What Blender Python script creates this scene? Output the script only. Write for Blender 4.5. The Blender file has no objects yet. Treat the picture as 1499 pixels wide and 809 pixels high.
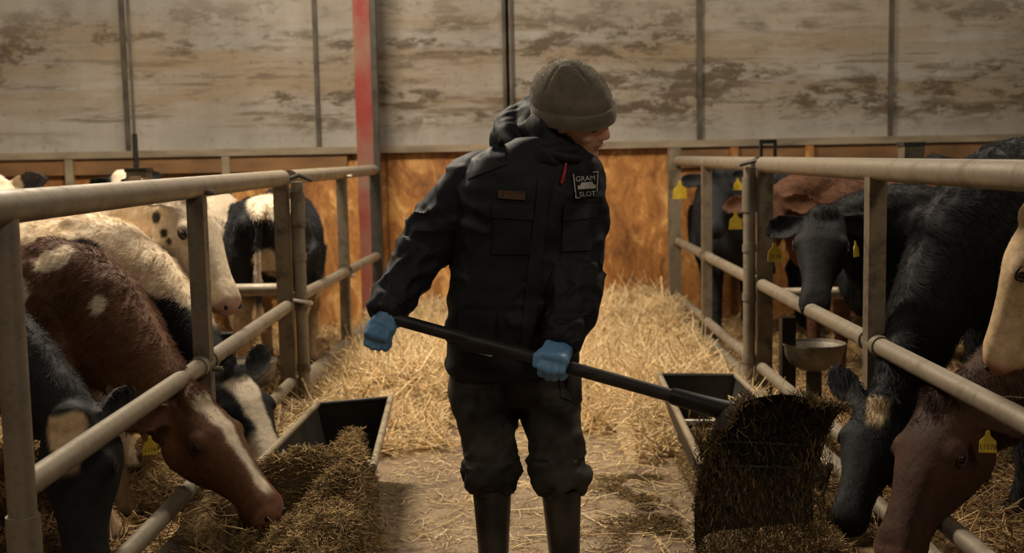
import bpy, math, random
import numpy as np
from mathutils import Vector, Matrix, noise
from mathutils.bvhtree import BVHTree

random.seed(7)
RNG = np.random.default_rng(11)
scene = bpy.context.scene
COL = scene.collection

# ------------------------------------------------------------------ camera
CAM_H, FPX, W, H = 1.40, 1700.0, 1499.0, 809.0
PITCH = math.atan((404.5 - 225.0) / FPX)
ROLL = math.radians(1.1)
cam_data = bpy.data.cameras.new('camera')
cam = bpy.data.objects.new('camera', cam_data)
COL.objects.link(cam)
cam_data.sensor_width = 36.0
cam_data.lens = 36.0 * FPX / W
FWD = Vector((0, math.cos(PITCH), -math.sin(PITCH)))
UP0 = Vector((0, math.sin(PITCH), math.cos(PITCH)))
RT0 = Vector((1, 0, 0))
RT = RT0 * math.cos(ROLL) - UP0 * math.sin(ROLL)
UPV = UP0 * math.cos(ROLL) + RT0 * math.sin(ROLL)
CAMPOS = Vector((0, 0, CAM_H))
m = Matrix((RT, UPV, -FWD)).transposed().to_4x4()
m.translation = CAMPOS
cam.matrix_world = m
cam_data.dof.use_dof = True
cam_data.dof.focus_distance = 3.45
cam_data.dof.aperture_fstop = 3.2
scene.camera = cam

def ray(px, py):
    return FWD + RT * ((px - W / 2) / FPX) + UPV * (-(py - H / 2) / FPX)
def U(px, py, Y):                    # world point seen at a pixel, on the plane y = Y
    d = ray(px, py); return CAMPOS + d * (Y / d.y)
def UZ(px, py, z):                   # ... on the plane z
    d = ray(px, py); return CAMPOS + d * ((z - CAM_H) / d.z)

# ------------------------------------------------------------------ world, lamps, exposure
world = bpy.data.worlds.new('barn_air'); scene.world = world
world.use_nodes = True
bg = world.node_tree.nodes['Background']
bg.inputs[0].default_value = (1.0, 0.90, 0.78, 1)
bg.inputs[1].default_value = 0.042
scene.view_settings.view_transform = 'Standard'
scene.view_settings.look = 'None'
scene.view_settings.gamma = 1.0
scene.view_settings.use_curve_mapping = False
scene.view_settings.exposure = 0.0

def area_lamp(name, loc, aim, size, power, col=(1.0, 0.87, 0.69)):
    ld = bpy.data.lights.new(name, 'AREA')
    ld.shape = 'RECTANGLE'; ld.size = size[0]; ld.size_y = size[1]
    ld.energy = power; ld.color = col
    o = bpy.data.objects.new(name, ld); COL.objects.link(o)
    o.location = loc
    o.rotation_euler = (Vector(aim) - Vector(loc)).to_track_quat('-Z', 'Y').to_euler()
    return o
# ceiling lamps in a row over the far aisle, then two added front fills
area_lamp('ceiling_or_fill_lamp', (-1.6, 6.1, 4.3), (-1.0, 6.0, 0), (0.5, 1.2), 300)
area_lamp('ceiling_or_fill_lamp', (2.6, 6.3, 4.8), (2.2, 5.8, 0), (0.5, 1.2), 125)
area_lamp('ceiling_or_fill_lamp', (-5.5, 6.2, 4.8), (-5.0, 5.8, 0), (0.5, 1.2), 85)
area_lamp('ceiling_or_fill_lamp', (-2.5, 1.0, 4.8), (-1.0, 3.0, 0), (0.6, 1.4), 24)  # added front fill for jacket and faces, not a barn lamp
area_lamp('ceiling_or_fill_lamp', (2.8, -2.5, 4.8), (0.3, 6.0, 1.2), (0.6, 1.4), 70)  # second added fill, from behind the camera

# ------------------------------------------------------------------ helpers
def lin(*c):
    if len(c) == 1: c = c[0]
    return tuple(((v / 255.0) / 12.92 if v / 255.0 <= 0.04045 else ((v / 255.0 + 0.055) / 1.055) ** 2.4) for v in c)
def L3(*c): return np.array(lin(*c))

def hash3(ix, iy, iz, seed=0):
    h = (ix.astype(np.int64) * 374761393 + iy.astype(np.int64) * 668265263 + iz.astype(np.int64) * 2147483647 + seed * 974634777) & 0xffffffff
    h = ((h ^ (h >> 13)) * 1274126177) & 0xffffffff
    h = (h ^ (h >> 16)) & 0xffffffff
    return h.astype(np.float64) / 0xffffffff
def vnoise(P, seed=0):               # value noise 0..1
    P = np.asarray(P, dtype=np.float64)
    F = np.floor(P); f = P - F; f = f * f * (3 - 2 * f)
    i = F.astype(np.int64)
    r = 0
    for dx in (0, 1):
        wx = f[:, 0] if dx else 1 - f[:, 0]
        for dy in (0, 1):
            wy = f[:, 1] if dy else 1 - f[:, 1]
            for dz in (0, 1):
                wz = f[:, 2] if dz else 1 - f[:, 2]
                r = r + wx * wy * wz * hash3(i[:, 0] + dx, i[:, 1] + dy, i[:, 2] + dz, seed)
    return r
def fbm(P, oct=3, seed=0):
    P = np.asarray(P, dtype=np.float64)
    a, s, t = 0.5, 0, 0
    for k in range(oct):
        s = s + a * vnoise(P * (2 ** k), seed + k); t += a; a *= 0.5
    return s / t
def sstep(a, b, x):
    t = np.clip((x - a) / (b - a), 0, 1); return t * t * (3 - 2 * t)

def mesh_np(name, V, faces_flat, sizes):
    """fast mesh from numpy: V (n,3), flat loop indices, face sizes"""
    me = bpy.data.meshes.new(name)
    V = np.ascontiguousarray(V, dtype=np.float32)
    me.vertices.add(len(V)); me.vertices.foreach_set('co', V.ravel())
    fl = np.ascontiguousarray(faces_flat, dtype=np.int32)
    sz = np.ascontiguousarray(sizes, dtype=np.int32)
    me.loops.add(len(fl)); me.loops.foreach_set('vertex_index', fl)
    me.polygons.add(len(sz))
    st = np.concatenate(([0], np.cumsum(sz)[:-1])).astype(np.int32)
    me.polygons.foreach_set('loop_start', st)
    me.update(calc_edges=True)
    return me
class MB:
    """collects shapes; build() links them as ONE mesh object"""
    def __init__(s): s.v = []; s.f = []
    def add(s, V, F):
        o = len(s.v); s.v += [tuple(v) for v in V]; s.f += [tuple(i + o for i in f) for f in F]; return s
    def box(s, lo, hi):
        x0, y0, z0 = lo; x1, y1, z1 = hi
        return s.add([(x0,y0,z0),(x1,y0,z0),(x1,y1,z0),(x0,y1,z0),(x0,y0,z1),(x1,y0,z1),(x1,y1,z1),(x0,y1,z1)],
              [(0,3,2,1),(4,5,6,7),(0,1,5,4),(1,2,6,5),(2,3,7,6),(3,0,4,7)])
    def bar(s, a, b, w, h, up=(0, 0, 1)):          # square bar from a to b
        a, b = Vector(a), Vector(b); t = (b - a).normalized(); u = Vector(up)
        if abs(t.dot(u)) > 0.95: u = Vector((0, 1, 0))
        x = t.cross(u).normalized(); y = x.cross(t).normalized()
        V = []
        for p in (a, b):
            for sx, sy in ((-1,-1),(1,-1),(1,1),(-1,1)): V.append(p + x * sx * w / 2 + y * sy * h / 2)
        return s.add(V, [(3,2,1,0),(4,5,6,7),(0,1,5,4),(1,2,6,5),(2,3,7,6),(3,0,4,7)])
    def tube(s, pts, r, n=12, cap=True):
        pts = [Vector(p) for p in pts]; rs = r if isinstance(r, (list, tuple)) else [r] * len(pts)
        V, F = [], []; x = None
        for i, p in enumerate(pts):
            t = (pts[min(i + 1, len(pts) - 1)] - pts[max(i - 1, 0)]).normalized()
            if x is None:
                x = t.cross(Vector((0, 0, 1)) if abs(t.z) < .9 else Vector((0, 1, 0))).normalized()
            else: x = (x - t * x.dot(t)).normalized()
            y = t.cross(x)
            for k in range(n):
                a = 2 * math.pi * k / n; V.append(p + (x * math.cos(a) + y * math.sin(a)) * rs[i])
        for i in range(len(pts) - 1):
            for k in range(n):
                a, b = i * n + k, i * n + (k + 1) % n; F.append((a, b, b + n, a + n))
        if cap: F.append(tuple(range(n - 1, -1, -1))); F.append(tuple(range((len(pts) - 1) * n, len(pts) * n)))
        return s.add(V, F)
    def loft(s, rings):
        n = len(rings[0]); V = [p for r in rings for p in r]; F = []
        for i in range(len(rings) - 1):
            for k in range(n):
                a, b = i * n + k, i * n + (k + 1) % n; F.append((a, b, b + n, a + n))
        F.append(tuple(range(n - 1, -1, -1))); F.append(tuple(range((len(rings) - 1) * n, len(rings) * n)))
        return s.add(V, F)
    def ball(s, c, ax, ay, az, nu=14, nv=9):      # ellipsoid with three axis vectors
        c, ax, ay, az = map(Vector, (c, ax, ay, az)); V = [c + az]
        for j in range(1, nv):
            ph = math.pi * j / nv
            for k in range(nu):
                a = 2 * math.pi * k / nu
                V.append(c + ax * math.sin(ph) * math.cos(a) + ay * math.sin(ph) * math.sin(a) + az * math.cos(ph))
        V.append(c - az); F = []
        for k in range(nu): F.append((0, 1 + k, 1 + (k + 1) % nu))
        for j in range(nv - 2):
            for k in range(nu):
                a, b = 1 + j * nu + k, 1 + j * nu + (k + 1) % nu; F.append((a, a + nu, b + nu, b))
        e = len(V) - 1; o = 1 + (nv - 2) * nu
        for k in range(nu): F.append((e, o + (k + 1) % nu, o + k))
        return s.add(V, F)
    def mesh(s, name):
        me = bpy.data.meshes.new(name); me.from_pydata(s.v, [], s.f); me.update(); return me
    def build(s, name, mat, parent=None, smooth=True):
        return link(name, s.mesh(name), mat, parent, smooth)
def link(name, me, mat, parent=None, smooth=True):
    if mat is not None and len(me.materials) == 0: me.materials.append(mat)
    if smooth and hasattr(me, 'polygons'):
        me.polygons.foreach_set('use_smooth', [True] * len(me.polygons))
        try: me.set_sharp_from_angle(angle=math.radians(42))
        except Exception: pass
    o = bpy.data.objects.new(name, me); COL.objects.link(o)
    if parent is not None:
        o.parent = parent; o.matrix_parent_inverse = parent.matrix_basis.inverted()
    return o
def tag(o, label=None, cat=None, group=None, kind=None):
    if label: o['label'] = label
    if cat: o['category'] = cat
    if group: o['group'] = group
    if kind: o['kind'] = kind
    return o
def empty(name, loc, label=None, cat=None, group=None, kind=None):
    o = bpy.data.objects.new(name, None); COL.objects.link(o); o.location = loc
    o.empty_display_size = 0.1
    return tag(o, label, cat, group, kind)

def remesh(mb, voxel, smooth=4, factor=0.5):
    me = mb.mesh('tmp')
    o = bpy.data.objects.new('tmp', me); COL.objects.link(o)
    r = o.modifiers.new('r', 'REMESH'); r.mode = 'VOXEL'; r.voxel_size = voxel
    if smooth:
        q = o.modifiers.new('s', 'SMOOTH'); q.factor = factor; q.iterations = smooth
    dg = bpy.context.evaluated_depsgraph_get()
    out = bpy.data.meshes.new_from_object(o.evaluated_get(dg))
    bpy.data.objects.remove(o); bpy.data.meshes.remove(me)
    return out
def coords(me):
    a = np.empty(len(me.vertices) * 3, dtype=np.float32); me.vertices.foreach_get('co', a); return a.reshape(-1, 3).astype(np.float64)
def normals(me):
    a = np.empty(len(me.vertices) * 3, dtype=np.float32); me.vertices.foreach_get('normal', a); return a.reshape(-1, 3).astype(np.float64)
def setco(me, P):
    me.vertices.foreach_set('co', np.ascontiguousarray(P, dtype=np.float32).ravel()); me.update()
def setcol(me, C, name='coat'):
    at = me.attributes.new(name, 'FLOAT_COLOR', 'POINT')
    a = np.ones((len(C), 4), dtype=np.float32); a[:, :3] = C; at.data.foreach_set('color', a.ravel())

def strands(name, P, D, L, R, C, mat, parent=None, bend=None, segs=1):
    """n thin three-sided stalks as one mesh. P centre, D unit dir, L length, R radius, C colour"""
    n = len(P); D = D / np.linalg.norm(D, axis=1, keepdims=True)
    ref = np.tile([0.0, 0.0, 1.0], (n, 1)); ref[np.abs(D[:, 2]) > .9] = [0, 1, 0]
    X = np.cross(D, ref); X /= np.linalg.norm(X, axis=1, keepdims=True); Y = np.cross(D, X)
    k = segs + 1; V = np.empty((n, k, 3, 3))
    for i in range(k):
        t = i / segs - 0.5
        c = P + D * (L * t)[:, None]
        if bend is not None: c = c + (bend * (4 * t * t)[..., None] if np.ndim(t) else bend * (4 * t * t))
        for j in range(3):
            a = 2 * math.pi * j / 3
            V[:, i, j] = c + (X * math.cos(a) + Y * math.sin(a)) * R[:, None]
    base = (np.arange(n) * k * 3)[:, None]
    q = []
    for i in range(segs):
        for j in range(3):
            a, b = i * 3 + j, i * 3 + (j + 1) % 3; q.append([a, b, b + 3, a + 3])
    q = np.array(q)
    F = (base[:, :, None] + q[None]).reshape(-1)
    me = mesh_np(name, V.reshape(-1, 3), F, np.full(n * len(q), 4))
    setcol(me, np.repeat(C, k * 3, axis=0))
    me.materials.append(mat)
    o = bpy.data.objects.new(name, me); COL.objects.link(o)
    if parent is not None: o.parent = parent; o.matrix_parent_inverse = parent.matrix_basis.inverted()
    return o

# ------------------------------------------------------------------ materials
def nmat(name):
    mt = bpy.data.materials.new(name); mt.use_nodes = True
    nt = mt.node_tree; b = nt.nodes['Principled BSDF']
    return mt, nt, b
def N(nt, typ, **kw):
    n = nt.nodes.new(typ)
    for k, v in kw.items():
        if k == 'inp':
            for i, x in v.items(): n.inputs[i].default_value = x
        else: setattr(n, k, v)
    return n
def ramp(nt, stops, fac):
    r = N(nt, 'ShaderNodeValToRGB'); e = r.color_ramp.elements
    while len(e) < len(stops): e.new(0.5)
    for i, (p, c) in enumerate(stops):
        e[i].position = p; e[i].color = (*c, 1) if len(c) == 3 else c
    nt.links.new(fac, r.inputs[0]); return r
def mixc(nt, fac, a, b, mode='MIX'):
    x = N(nt, 'ShaderNodeMix', data_type='RGBA', blend_type=mode)
    for sock, val in ((x.inputs[0], fac), (x.inputs[6], a), (x.inputs[7], b)):
        if hasattr(val, 'is_output'): nt.links.new(val, sock)
        elif isinstance(val, (int, float)): sock.default_value = val
        else: sock.default_value = (*val, 1)
    return x.outputs[2]
def pos(nt, scale=(1, 1, 1), rot=(0, 0, 0)):
    g = N(nt, 'ShaderNodeNewGeometry'); mp = N(nt, 'ShaderNodeMapping')
    mp.inputs['Scale'].default_value = scale; mp.inputs['Rotation'].default_value = rot
    nt.links.new(g.outputs['Position'], mp.inputs[0]); return mp.outputs[0]
def noi(nt, vec, scale, detail=4, rough=.55, dist=0.0):
    n = N(nt, 'ShaderNodeTexNoise'); n.inputs['Scale'].default_value = scale; n.inputs['Detail'].default_value = detail
    n.inputs['Roughness'].default_value = rough; n.inputs['Distortion'].default_value = dist
    nt.links.new(vec, n.inputs['Vector']); return n.outputs[0]
def bump(nt, b, h, strength=.3, dist=.01):
    n = N(nt, 'ShaderNodeBump'); n.inputs['Strength'].default_value = strength; n.inputs['Distance'].default_value = dist
    nt.links.new(h, n.inputs['Height']); nt.links.new(n.outputs[0], b.inputs['Normal'])
def speck(name, c1, c2, scale=20, rough=.7, metal=0, bmp=.2, bd=.004, stretch=(1, 1, 1), spec=.4, detail=4, lo=.35, hi=.65):
    mt, nt, b = nmat(name); v = pos(nt, stretch); n = noi(nt, v, scale, detail)
    r = ramp(nt, [(lo, c1), (hi, c2)], n)
    nt.links.new(r.outputs[0], b.inputs['Base Color'])
    b.inputs['Roughness'].default_value = rough; b.inputs['Metallic'].default_value = metal
    b.inputs['Specular IOR Level'].default_value = spec
    if bmp: bump(nt, b, n, bmp, bd)
    return mt
def attr_mat(name, rough=.7, spec=.2, sheen=0, bmp=0, scale=80, noisy=.25, transl=0):
    mt, nt, b = nmat(name)
    a = N(nt, 'ShaderNodeAttribute', attribute_name='coat')
    col = a.outputs['Color']
    if noisy:
        v = pos(nt); n = noi(nt, v, scale, 3)
        r = ramp(nt, [(.25, (1 - noisy,) * 3), (.75, (1 + noisy,) * 3)], n)
        col = mixc(nt, 1.0, col, r.outputs[0], 'MULTIPLY')
        if bmp: bump(nt, b, n, bmp, .006)
    nt.links.new(col, b.inputs['Base Color'])
    b.inputs['Roughness'].default_value = rough; b.inputs['Specular IOR Level'].default_value = spec
    if sheen: b.inputs['Sheen Weight'].default_value = sheen
    return mt
M = {}
def metal_mat(name, c, dirt, rough=.45):
    mt, nt, b = nmat(name); v = pos(nt)
    n1 = noi(nt, v, 9, 5, .65); n2 = noi(nt, v, 60, 3)
    r = ramp(nt, [(.3, dirt), (.5, c), (.75, tuple(min(1, x * 1.12) for x in c))], n1)
    r2 = ramp(nt, [(.26, (.72, .68, .6)), (.46, (1, 1, 1))], n2)
    nt.links.new(mixc(nt, .8, r.outputs[0], r2.outputs[0], 'MULTIPLY'), b.inputs['Base Color'])
    b.inputs['Metallic'].default_value = .35
    rr = ramp(nt, [(.3, (rough + .25,) * 3), (.7, (rough,) * 3)], n1); nt.links.new(rr.outputs[0], b.inputs['Roughness'])
    bump(nt, b, n2, .15, .002)
    return mt
M['pipe'] = metal_mat('galvanised_pipe', lin(138, 127, 110), lin(120, 108, 90))
M['post'] = metal_mat('dirty_steel_post', lin(122, 110, 92), lin(80, 68, 52), .5)
M['darkmetal'] = metal_mat('dark_steel', lin(62, 58, 52), lin(40, 36, 30), .5)
M['clamp'] = metal_mat('clamp_steel', lin(130, 122, 108), lin(70, 60, 48), .4)
M['bright'] = metal_mat('bright_steel', lin(205, 200, 190), lin(150, 140, 120), .35)
M['red'] = speck('red_primer_steel', lin(122, 42, 32), lin(120, 88, 72), 3.2, .65, 0, .15, stretch=(1, 1, .7), lo=.38, hi=.6)
M['trough'] = speck('trough_plastic', lin(34, 33, 30), lin(58, 54, 46), 6, .6, stretch=(1, 1, 1))
M['rim'] = metal_mat('trough_rim', lin(150, 136, 112), lin(96, 82, 60), .5)
M['straw'] = attr_mat('straw_stalks', .55, .35, noisy=.12)
M['silage'] = attr_mat('silage_strands', .75, .2, noisy=.2)
M['hair'] = attr_mat('cow_hair', .62, .2, noisy=0)
M['hide'] = attr_mat('cow_hide', .7, .2, noisy=.22, scale=45, bmp=.35)
M['black'] = speck('black_plastic', lin(18, 17, 16), lin(34, 32, 29), 14, .45)
M['handle'] = speck('worn_handle', lin(24, 23, 21), lin(52, 48, 42), 30, .5, stretch=(.2, 1, 1))
def fabric(name, c1, c2, rough=.75, scale=6, fine=500, bs=.25):
    mt, nt, b = nmat(name); v = pos(nt); n = noi(nt, v, scale, 5, .6)
    r = ramp(nt, [(.35, c1), (.7, c2)], n); nt.links.new(r.outputs[0], b.inputs['Base Color'])
    b.inputs['Roughness'].default_value = rough; b.inputs['Specular IOR Level'].default_value = .3
    n2 = noi(nt, v, fine, 2); bump(nt, b, n2, bs, .002); return mt
M['jacket'] = fabric('black_work_jacket', lin(21, 22, 25), lin(37, 38, 42), .68, 7, 300, .15)
M['jacket2'] = fabric('black_jacket_trim', lin(24, 25, 28), lin(38, 38, 40), .6, 9, 300, .15)
M['trouser'] = fabric('dust_sheen_black_trousers', lin(28, 27, 26), lin(80, 75, 66), .75, 6, 260, .25)  # pale tone is dust, and sheen and leg highlights put into the colour
M['boot'] = speck('rubber_boot', lin(26, 26, 25), lin(74, 69, 60), 9, .42, stretch=(1, 1, .5))
M['glove'] = speck('blue_nitrile', lin(88, 134, 176), lin(108, 154, 194), 14, .45, spec=.4)
def knit(name, c1, c2):
    mt, nt, b = nmat(name)
    v = pos(nt); n = noi(nt, v, 18, 4); n2 = noi(nt, v, 420, 2)
    r = ramp(nt, [(.3, c1), (.7, c2)], n); nt.links.new(r.outputs[0], b.inputs['Base Color'])
    b.inputs['Roughness'].default_value = .9; b.inputs['Sheen Weight'].default_value = .5
    b.inputs['Sheen Tint'].default_value = (.8, .75, .65, 1)
    bump(nt, b, n2, .5, .003); return mt
M['hat'] = knit('olive_knit_wool', lin(94, 86, 72), lin(122, 112, 95))
M['skin'] = speck('skin', lin(204, 152, 128), lin(226, 178, 152), 22, .5, bmp=.05)
M['skin'].node_tree.nodes['Principled BSDF'].inputs['Subsurface Weight'].default_value = .08
M['hairbrown'] = speck('brown_hair', lin(60, 42, 28), lin(88, 62, 40), 60, .5)
M['yellow'] = speck('yellow_tag', lin(170, 142, 30), lin(198, 168, 42), 30, .6)
M['ink'] = speck('tag_ink', lin(40, 36, 20), lin(60, 54, 30), 40, .6)
M['eye'] = speck('cow_eye', lin(8, 6, 5), lin(20, 13, 9), 30, .08, spec=.8, bmp=0)
M['nostril'] = speck('nostril', lin(14, 10, 9), lin(24, 18, 16), 30, .5)
M['badgewhite'] = speck('badge_thread', lin(178, 176, 170), lin(205, 202, 196), 60, .8)
M['badgeblack'] = speck('badge_cloth', lin(14, 14, 16), lin(24, 24, 26), 60, .8)
M['redpull'] = speck('red_zip_pull', lin(150, 40, 40), lin(180, 60, 56), 40, .6)
M['brownpatch'] = speck('brown_name_patch', lin(66, 46, 38), lin(96, 70, 56), 60, .8)
# ------------------------------------------------------------------ the barn: floor, walls, column
WALL_Y = 9.0
def floor_mat():
    mt, nt, b = nmat('dirt_concrete'); v = pos(nt)
    n1 = noi(nt, v, 1.6, 5, .6); n2 = noi(nt, v, 14, 6, .7); n3 = noi(nt, v, 75, 3, .6)
    a = ramp(nt, [(.3, lin(112, 94, 72)), (.55, lin(142, 122, 96)), (.75, lin(160, 140, 112))], n1)
    d = ramp(nt, [(.36, (.42, .36, .28)), (.5, (.95, .93, .9)), (.7, (1.08, 1.06, 1.03))], n2)
    e = ramp(nt, [(.36, (.45, .4, .32)), (.46, (1, 1, 1)), (.64, (1, 1, 1)), (.72, (1.35, 1.25, 1.0))], n3)
    c = mixc(nt, 1, mixc(nt, 1, a.outputs[0], d.outputs[0], 'MULTIPLY'), e.outputs[0], 'MULTIPLY')
    nt.links.new(c, b.inputs['Base Color']); b.inputs['Roughness'].default_value = .85
    bump(nt, b, n2, .5, .012); return mt
M['floor'] = floor_mat()
tag(MB().box((-9, -4, -.1), (9, WALL_Y + .05, 0)).build('floor', M['floor'], smooth=False), kind='structure',
    label='dusty brown concrete floor of the feed aisle')

def panel_mat():
    mt, nt, b = nmat('dirty_grey_panel')
    g = N(nt, 'ShaderNodeNewGeometry'); sp = N(nt, 'ShaderNodeSeparateXYZ'); nt.links.new(g.outputs['Position'], sp.inputs[0])
    v = pos(nt, (1, 1, 1)); vs = pos(nt, (.7, 1, 1.8)); vh = pos(nt, (.22, 1, 2.2)); vv = pos(nt, (2.6, 1, .35))
    base = ramp(nt, [(.3, lin(128, 123, 115)), (.7, lin(158, 152, 143))], noi(nt, v, 1.1, 4))
    streak = ramp(nt, [(.35, (.8, .78, .74)), (.65, (1, 1, 1))], noi(nt, vv, 2.2, 5, .6))
    col = mixc(nt, .7, base.outputs[0], streak.outputs[0], 'MULTIPLY')
    # brownish wash in the middle band
    def band(z0, z1, z2, z3):
        r = N(nt, 'ShaderNodeMapRange'); r.inputs[1].default_value = z0; r.inputs[2].default_value = z1; nt.links.new(sp.outputs[2], r.inputs[0])
        q = N(nt, 'ShaderNodeMapRange'); q.inputs[1].default_value = z3; q.inputs[2].default_value = z2; nt.links.new(sp.outputs[2], q.inputs[0])
        k = N(nt, 'ShaderNodeMath', operation='MULTIPLY'); nt.links.new(r.outputs[0], k.inputs[0]); nt.links.new(q.outputs[0], k.inputs[1]); return k.outputs[0]
    wash = ramp(nt, [(.40, (0, 0, 0)), (.62, (1, 1, 1))], noi(nt, vh, 2.6, 8, .70))
    k = N(nt, 'ShaderNodeMath', operation='MULTIPLY'); nt.links.new(wash.outputs[0], k.inputs[0]); nt.links.new(band(1.55, 1.8, 2.3, 2.75), k.inputs[1])
    k2 = N(nt, 'ShaderNodeMath', operation='MULTIPLY'); nt.links.new(k.outputs[0], k2.inputs[0]); k2.inputs[1].default_value = .75
    col = mixc(nt, k2.outputs[0], col, lin(122, 102, 72))
    # darker scuffs, torn-looking, where the animals rub
    sc = ramp(nt, [(.475, (0, 0, 0)), (.55, (1, 1, 1))], noi(nt, vs, 5.4, 12, .76, .25))
    lines = ramp(nt, [(.43, (.0, .0, .0)), (.53, (1, 1, 1))], noi(nt, pos(nt, (.5, 1, 2.4)), 1.5, 4, .65))
    mx = N(nt, 'ShaderNodeMath', operation='MULTIPLY'); nt.links.new(sc.outputs[0], mx.inputs[0]); nt.links.new(lines.outputs[0], mx.inputs[1])
    k3 = N(nt, 'ShaderNodeMath', operation='MULTIPLY'); nt.links.new(mx.outputs[0], k3.inputs[0]); nt.links.new(band(1.5, 1.70, 2.25, 2.75), k3.inputs[1])
    k4 = N(nt, 'ShaderNodeMath', operation='MULTIPLY'); nt.links.new(k3.outputs[0], k4.inputs[0]); k4.inputs[1].default_value = .95
    col = mixc(nt, k4.outputs[0], col, lin(72, 58, 40))
    thin = ramp(nt, [(.54, (0, 0, 0)), (.60, (1, 1, 1))], noi(nt, pos(nt, (.35, 1, 5.0)), 3.2, 9, .72))
    k5 = N(nt, 'ShaderNodeMath', operation='MULTIPLY'); nt.links.new(thin.outputs[0], k5.inputs[0]); nt.links.new(band(1.55, 1.7, 2.05, 2.5), k5.inputs[1])
    k6 = N(nt, 'ShaderNodeMath', operation='MULTIPLY'); nt.links.new(k5.outputs[0], k6.inputs[0]); k6.inputs[1].default_value = .7
    col = mixc(nt, k6.outputs[0], col, lin(84, 70, 50))
    fl = ramp(nt, [(.30, (.5, .45, .38)), (.40, (1, 1, 1))], noi(nt, v, 26, 4, .6))
    col = mixc(nt, .55, col, fl.outputs[0], 'MULTIPLY')
    nt.links.new(col, b.inputs['Base Color']); b.inputs['Roughness'].default_value = .7
    bump(nt, b, noi(nt, v, 20, 5), .15, .006); return mt
def osb_mat():
    mt, nt, b = nmat('stained_plywood'); v = pos(nt, (1, 1, .5)); v2 = pos(nt, (1, 1, .7))
    n1 = noi(nt, v, 5.5, 8, .72, 1.0); n2 = noi(nt, v2, 1.3, 4, .6); n3 = noi(nt, v, 19, 4, .6, .8)
    a = ramp(nt, [(.30, lin(100, 64, 30)), (.43, lin(150, 98, 46)), (.55, lin(178, 122, 60)), (.68, lin(226, 176, 108))], n1)
    d = ramp(nt, [(.32, (.55, .5, .46)), (.52, (.95, .94, .92)), (.72, (1.15, 1.12, 1.05))], n2)
    e = ramp(nt, [(.32, (.6, .52, .44)), (.48, (1, 1, 1))], n3)
    c = mixc(nt, 1, mixc(nt, 1, a.outputs[0], d.outputs[0], 'MULTIPLY'), e.outputs[0], 'MULTIPLY')
    nt.links.new(c, b.inputs['Base Color']); b.inputs['Roughness'].default_value = .65
    bump(nt, b, n3, .2, .006); return mt
M['panel'] = panel_mat(); M['osb'] = osb_mat()
M['joint'] = speck('joint_dark', lin(58, 52, 44), lin(84, 76, 64), 8, .7)
M['trim'] = speck('weathered_trim', lin(104, 92, 74), lin(140, 126, 104), 10, .7, stretch=(.3, 1, 1))
M['darkboard'] = speck('dark_board', lin(92, 66, 40), lin(128, 92, 54), 5, .7, stretch=(.5, 1, 1))
wall = MB().box((-9, WALL_Y + .06, 0), (9, WALL_Y + .2, 5.2)).build('wall_back', M['joint'], smooth=False)
tag(wall, kind='structure', label='barn end wall of grey sheets above stained plywood')
PW = 1.462
for k in range(-6, 7):                       # grey wall panels, each a piece
    x0 = k * PW + .012; x1 = (k + 1) * PW - .012
    if x0 < -9 or x1 > 9: continue
    MB().box((x0, WALL_Y - .01, 1.475), (x1, WALL_Y + .07, 5.2)).build('panel', M['panel'], wall, smooth=False)
for k in range(-7, 7):                       # plywood sheets below
    x0 = k * 1.25 + .30 + .003; x1 = x0 + 1.244
    MB().box((x0, WALL_Y + .005, 0), (x1, WALL_Y + .07, 1.44)).build('plywood_sheet', M['osb'], wall, smooth=False)
for k in range(-5, 6):                       # cover strips over the joints
    x = k * PW
    w = .035 if k != 0 else .022
    for dx in ((0,) if k != 0 else (-.03, .03)):
        MB().box((x + dx - w / 2, WALL_Y - .035, 1.475), (x + dx + w / 2, WALL_Y - .01, 5.2)).build('cover_strip', M['joint'], wall, smooth=False)
tag(MB().box((-9, WALL_Y - .05, 1.425), (9, WALL_Y + .02, 1.478)).build('trim_1', M['trim'], smooth=False), kind='structure', label='grey ledge strip along the bottom of the grey wall panels')
tag(MB().box((1.22, WALL_Y - .03, 1.27), (9, WALL_Y + .005, 1.424)).build('trim_2', M['darkboard'], smooth=False), kind='structure', label='dark board under the ledge at the right of the wall')
tag(MB().box((-9, WALL_Y - .03, 1.30), (-1.25, WALL_Y + .005, 1.424)).build('trim_3', M['darkboard'], smooth=False), kind='structure', label='dark board under the ledge at the left of the wall')
for px in (1075, 1185, 100, 330):
    p = U(px, 225, WALL_Y - .05)
    MB().box((p.x - .03, WALL_Y - .06, 0.1), (p.x + .03, WALL_Y - .031, 1.42)).build('batten', M['trim'] if px < 1000 else M['osb'], wall, smooth=False)
# red steel column, H section
cx = -1.055; cy = 8.72
col = empty('steel_column', (cx, cy, 0), 'red primed steel H column standing before the wall', 'column')
mb = MB().box((cx - .075, cy - .07, 0), (cx + .05, cy - .055, 5.2)); mb.build('front_flange', M['red'], col, smooth=False)
MB().box((cx - .02, cy - .055, 0), (cx - .008, cy + .055, 5.2)).build('web', M['red'], col, smooth=False)
MB().box((cx - .075, cy + .055, 0), (cx + .05, cy + .07, 5.2)).build('rear_flange', M['red'], col, smooth=False)
MB().box((cx + .055, cy - .09, 0), (cx + .095, cy - .02, 5.2)).build('side_angle', M['darkmetal'], col, smooth=False)
# hanging rod at the left
p0 = U(190, -60, 8.6); p1 = U(200, 255, 8.6)
rod = empty('hanging_rod', (p1.x, p1.y, p1.z), 'thin dark rod hanging before the grey wall panels, left of the column', 'rod')
MB().tube([(p1.x, p1.y, 4.8), (p1.x, p1.y, 1.55)], .012, 8).build('rod', M['joint'], rod)
MB().tube([(p1.x, p1.y, 1.60), (p1.x, p1.y, 1.20)], .02, 8).build('sleeve', M['black'], rod)

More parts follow.
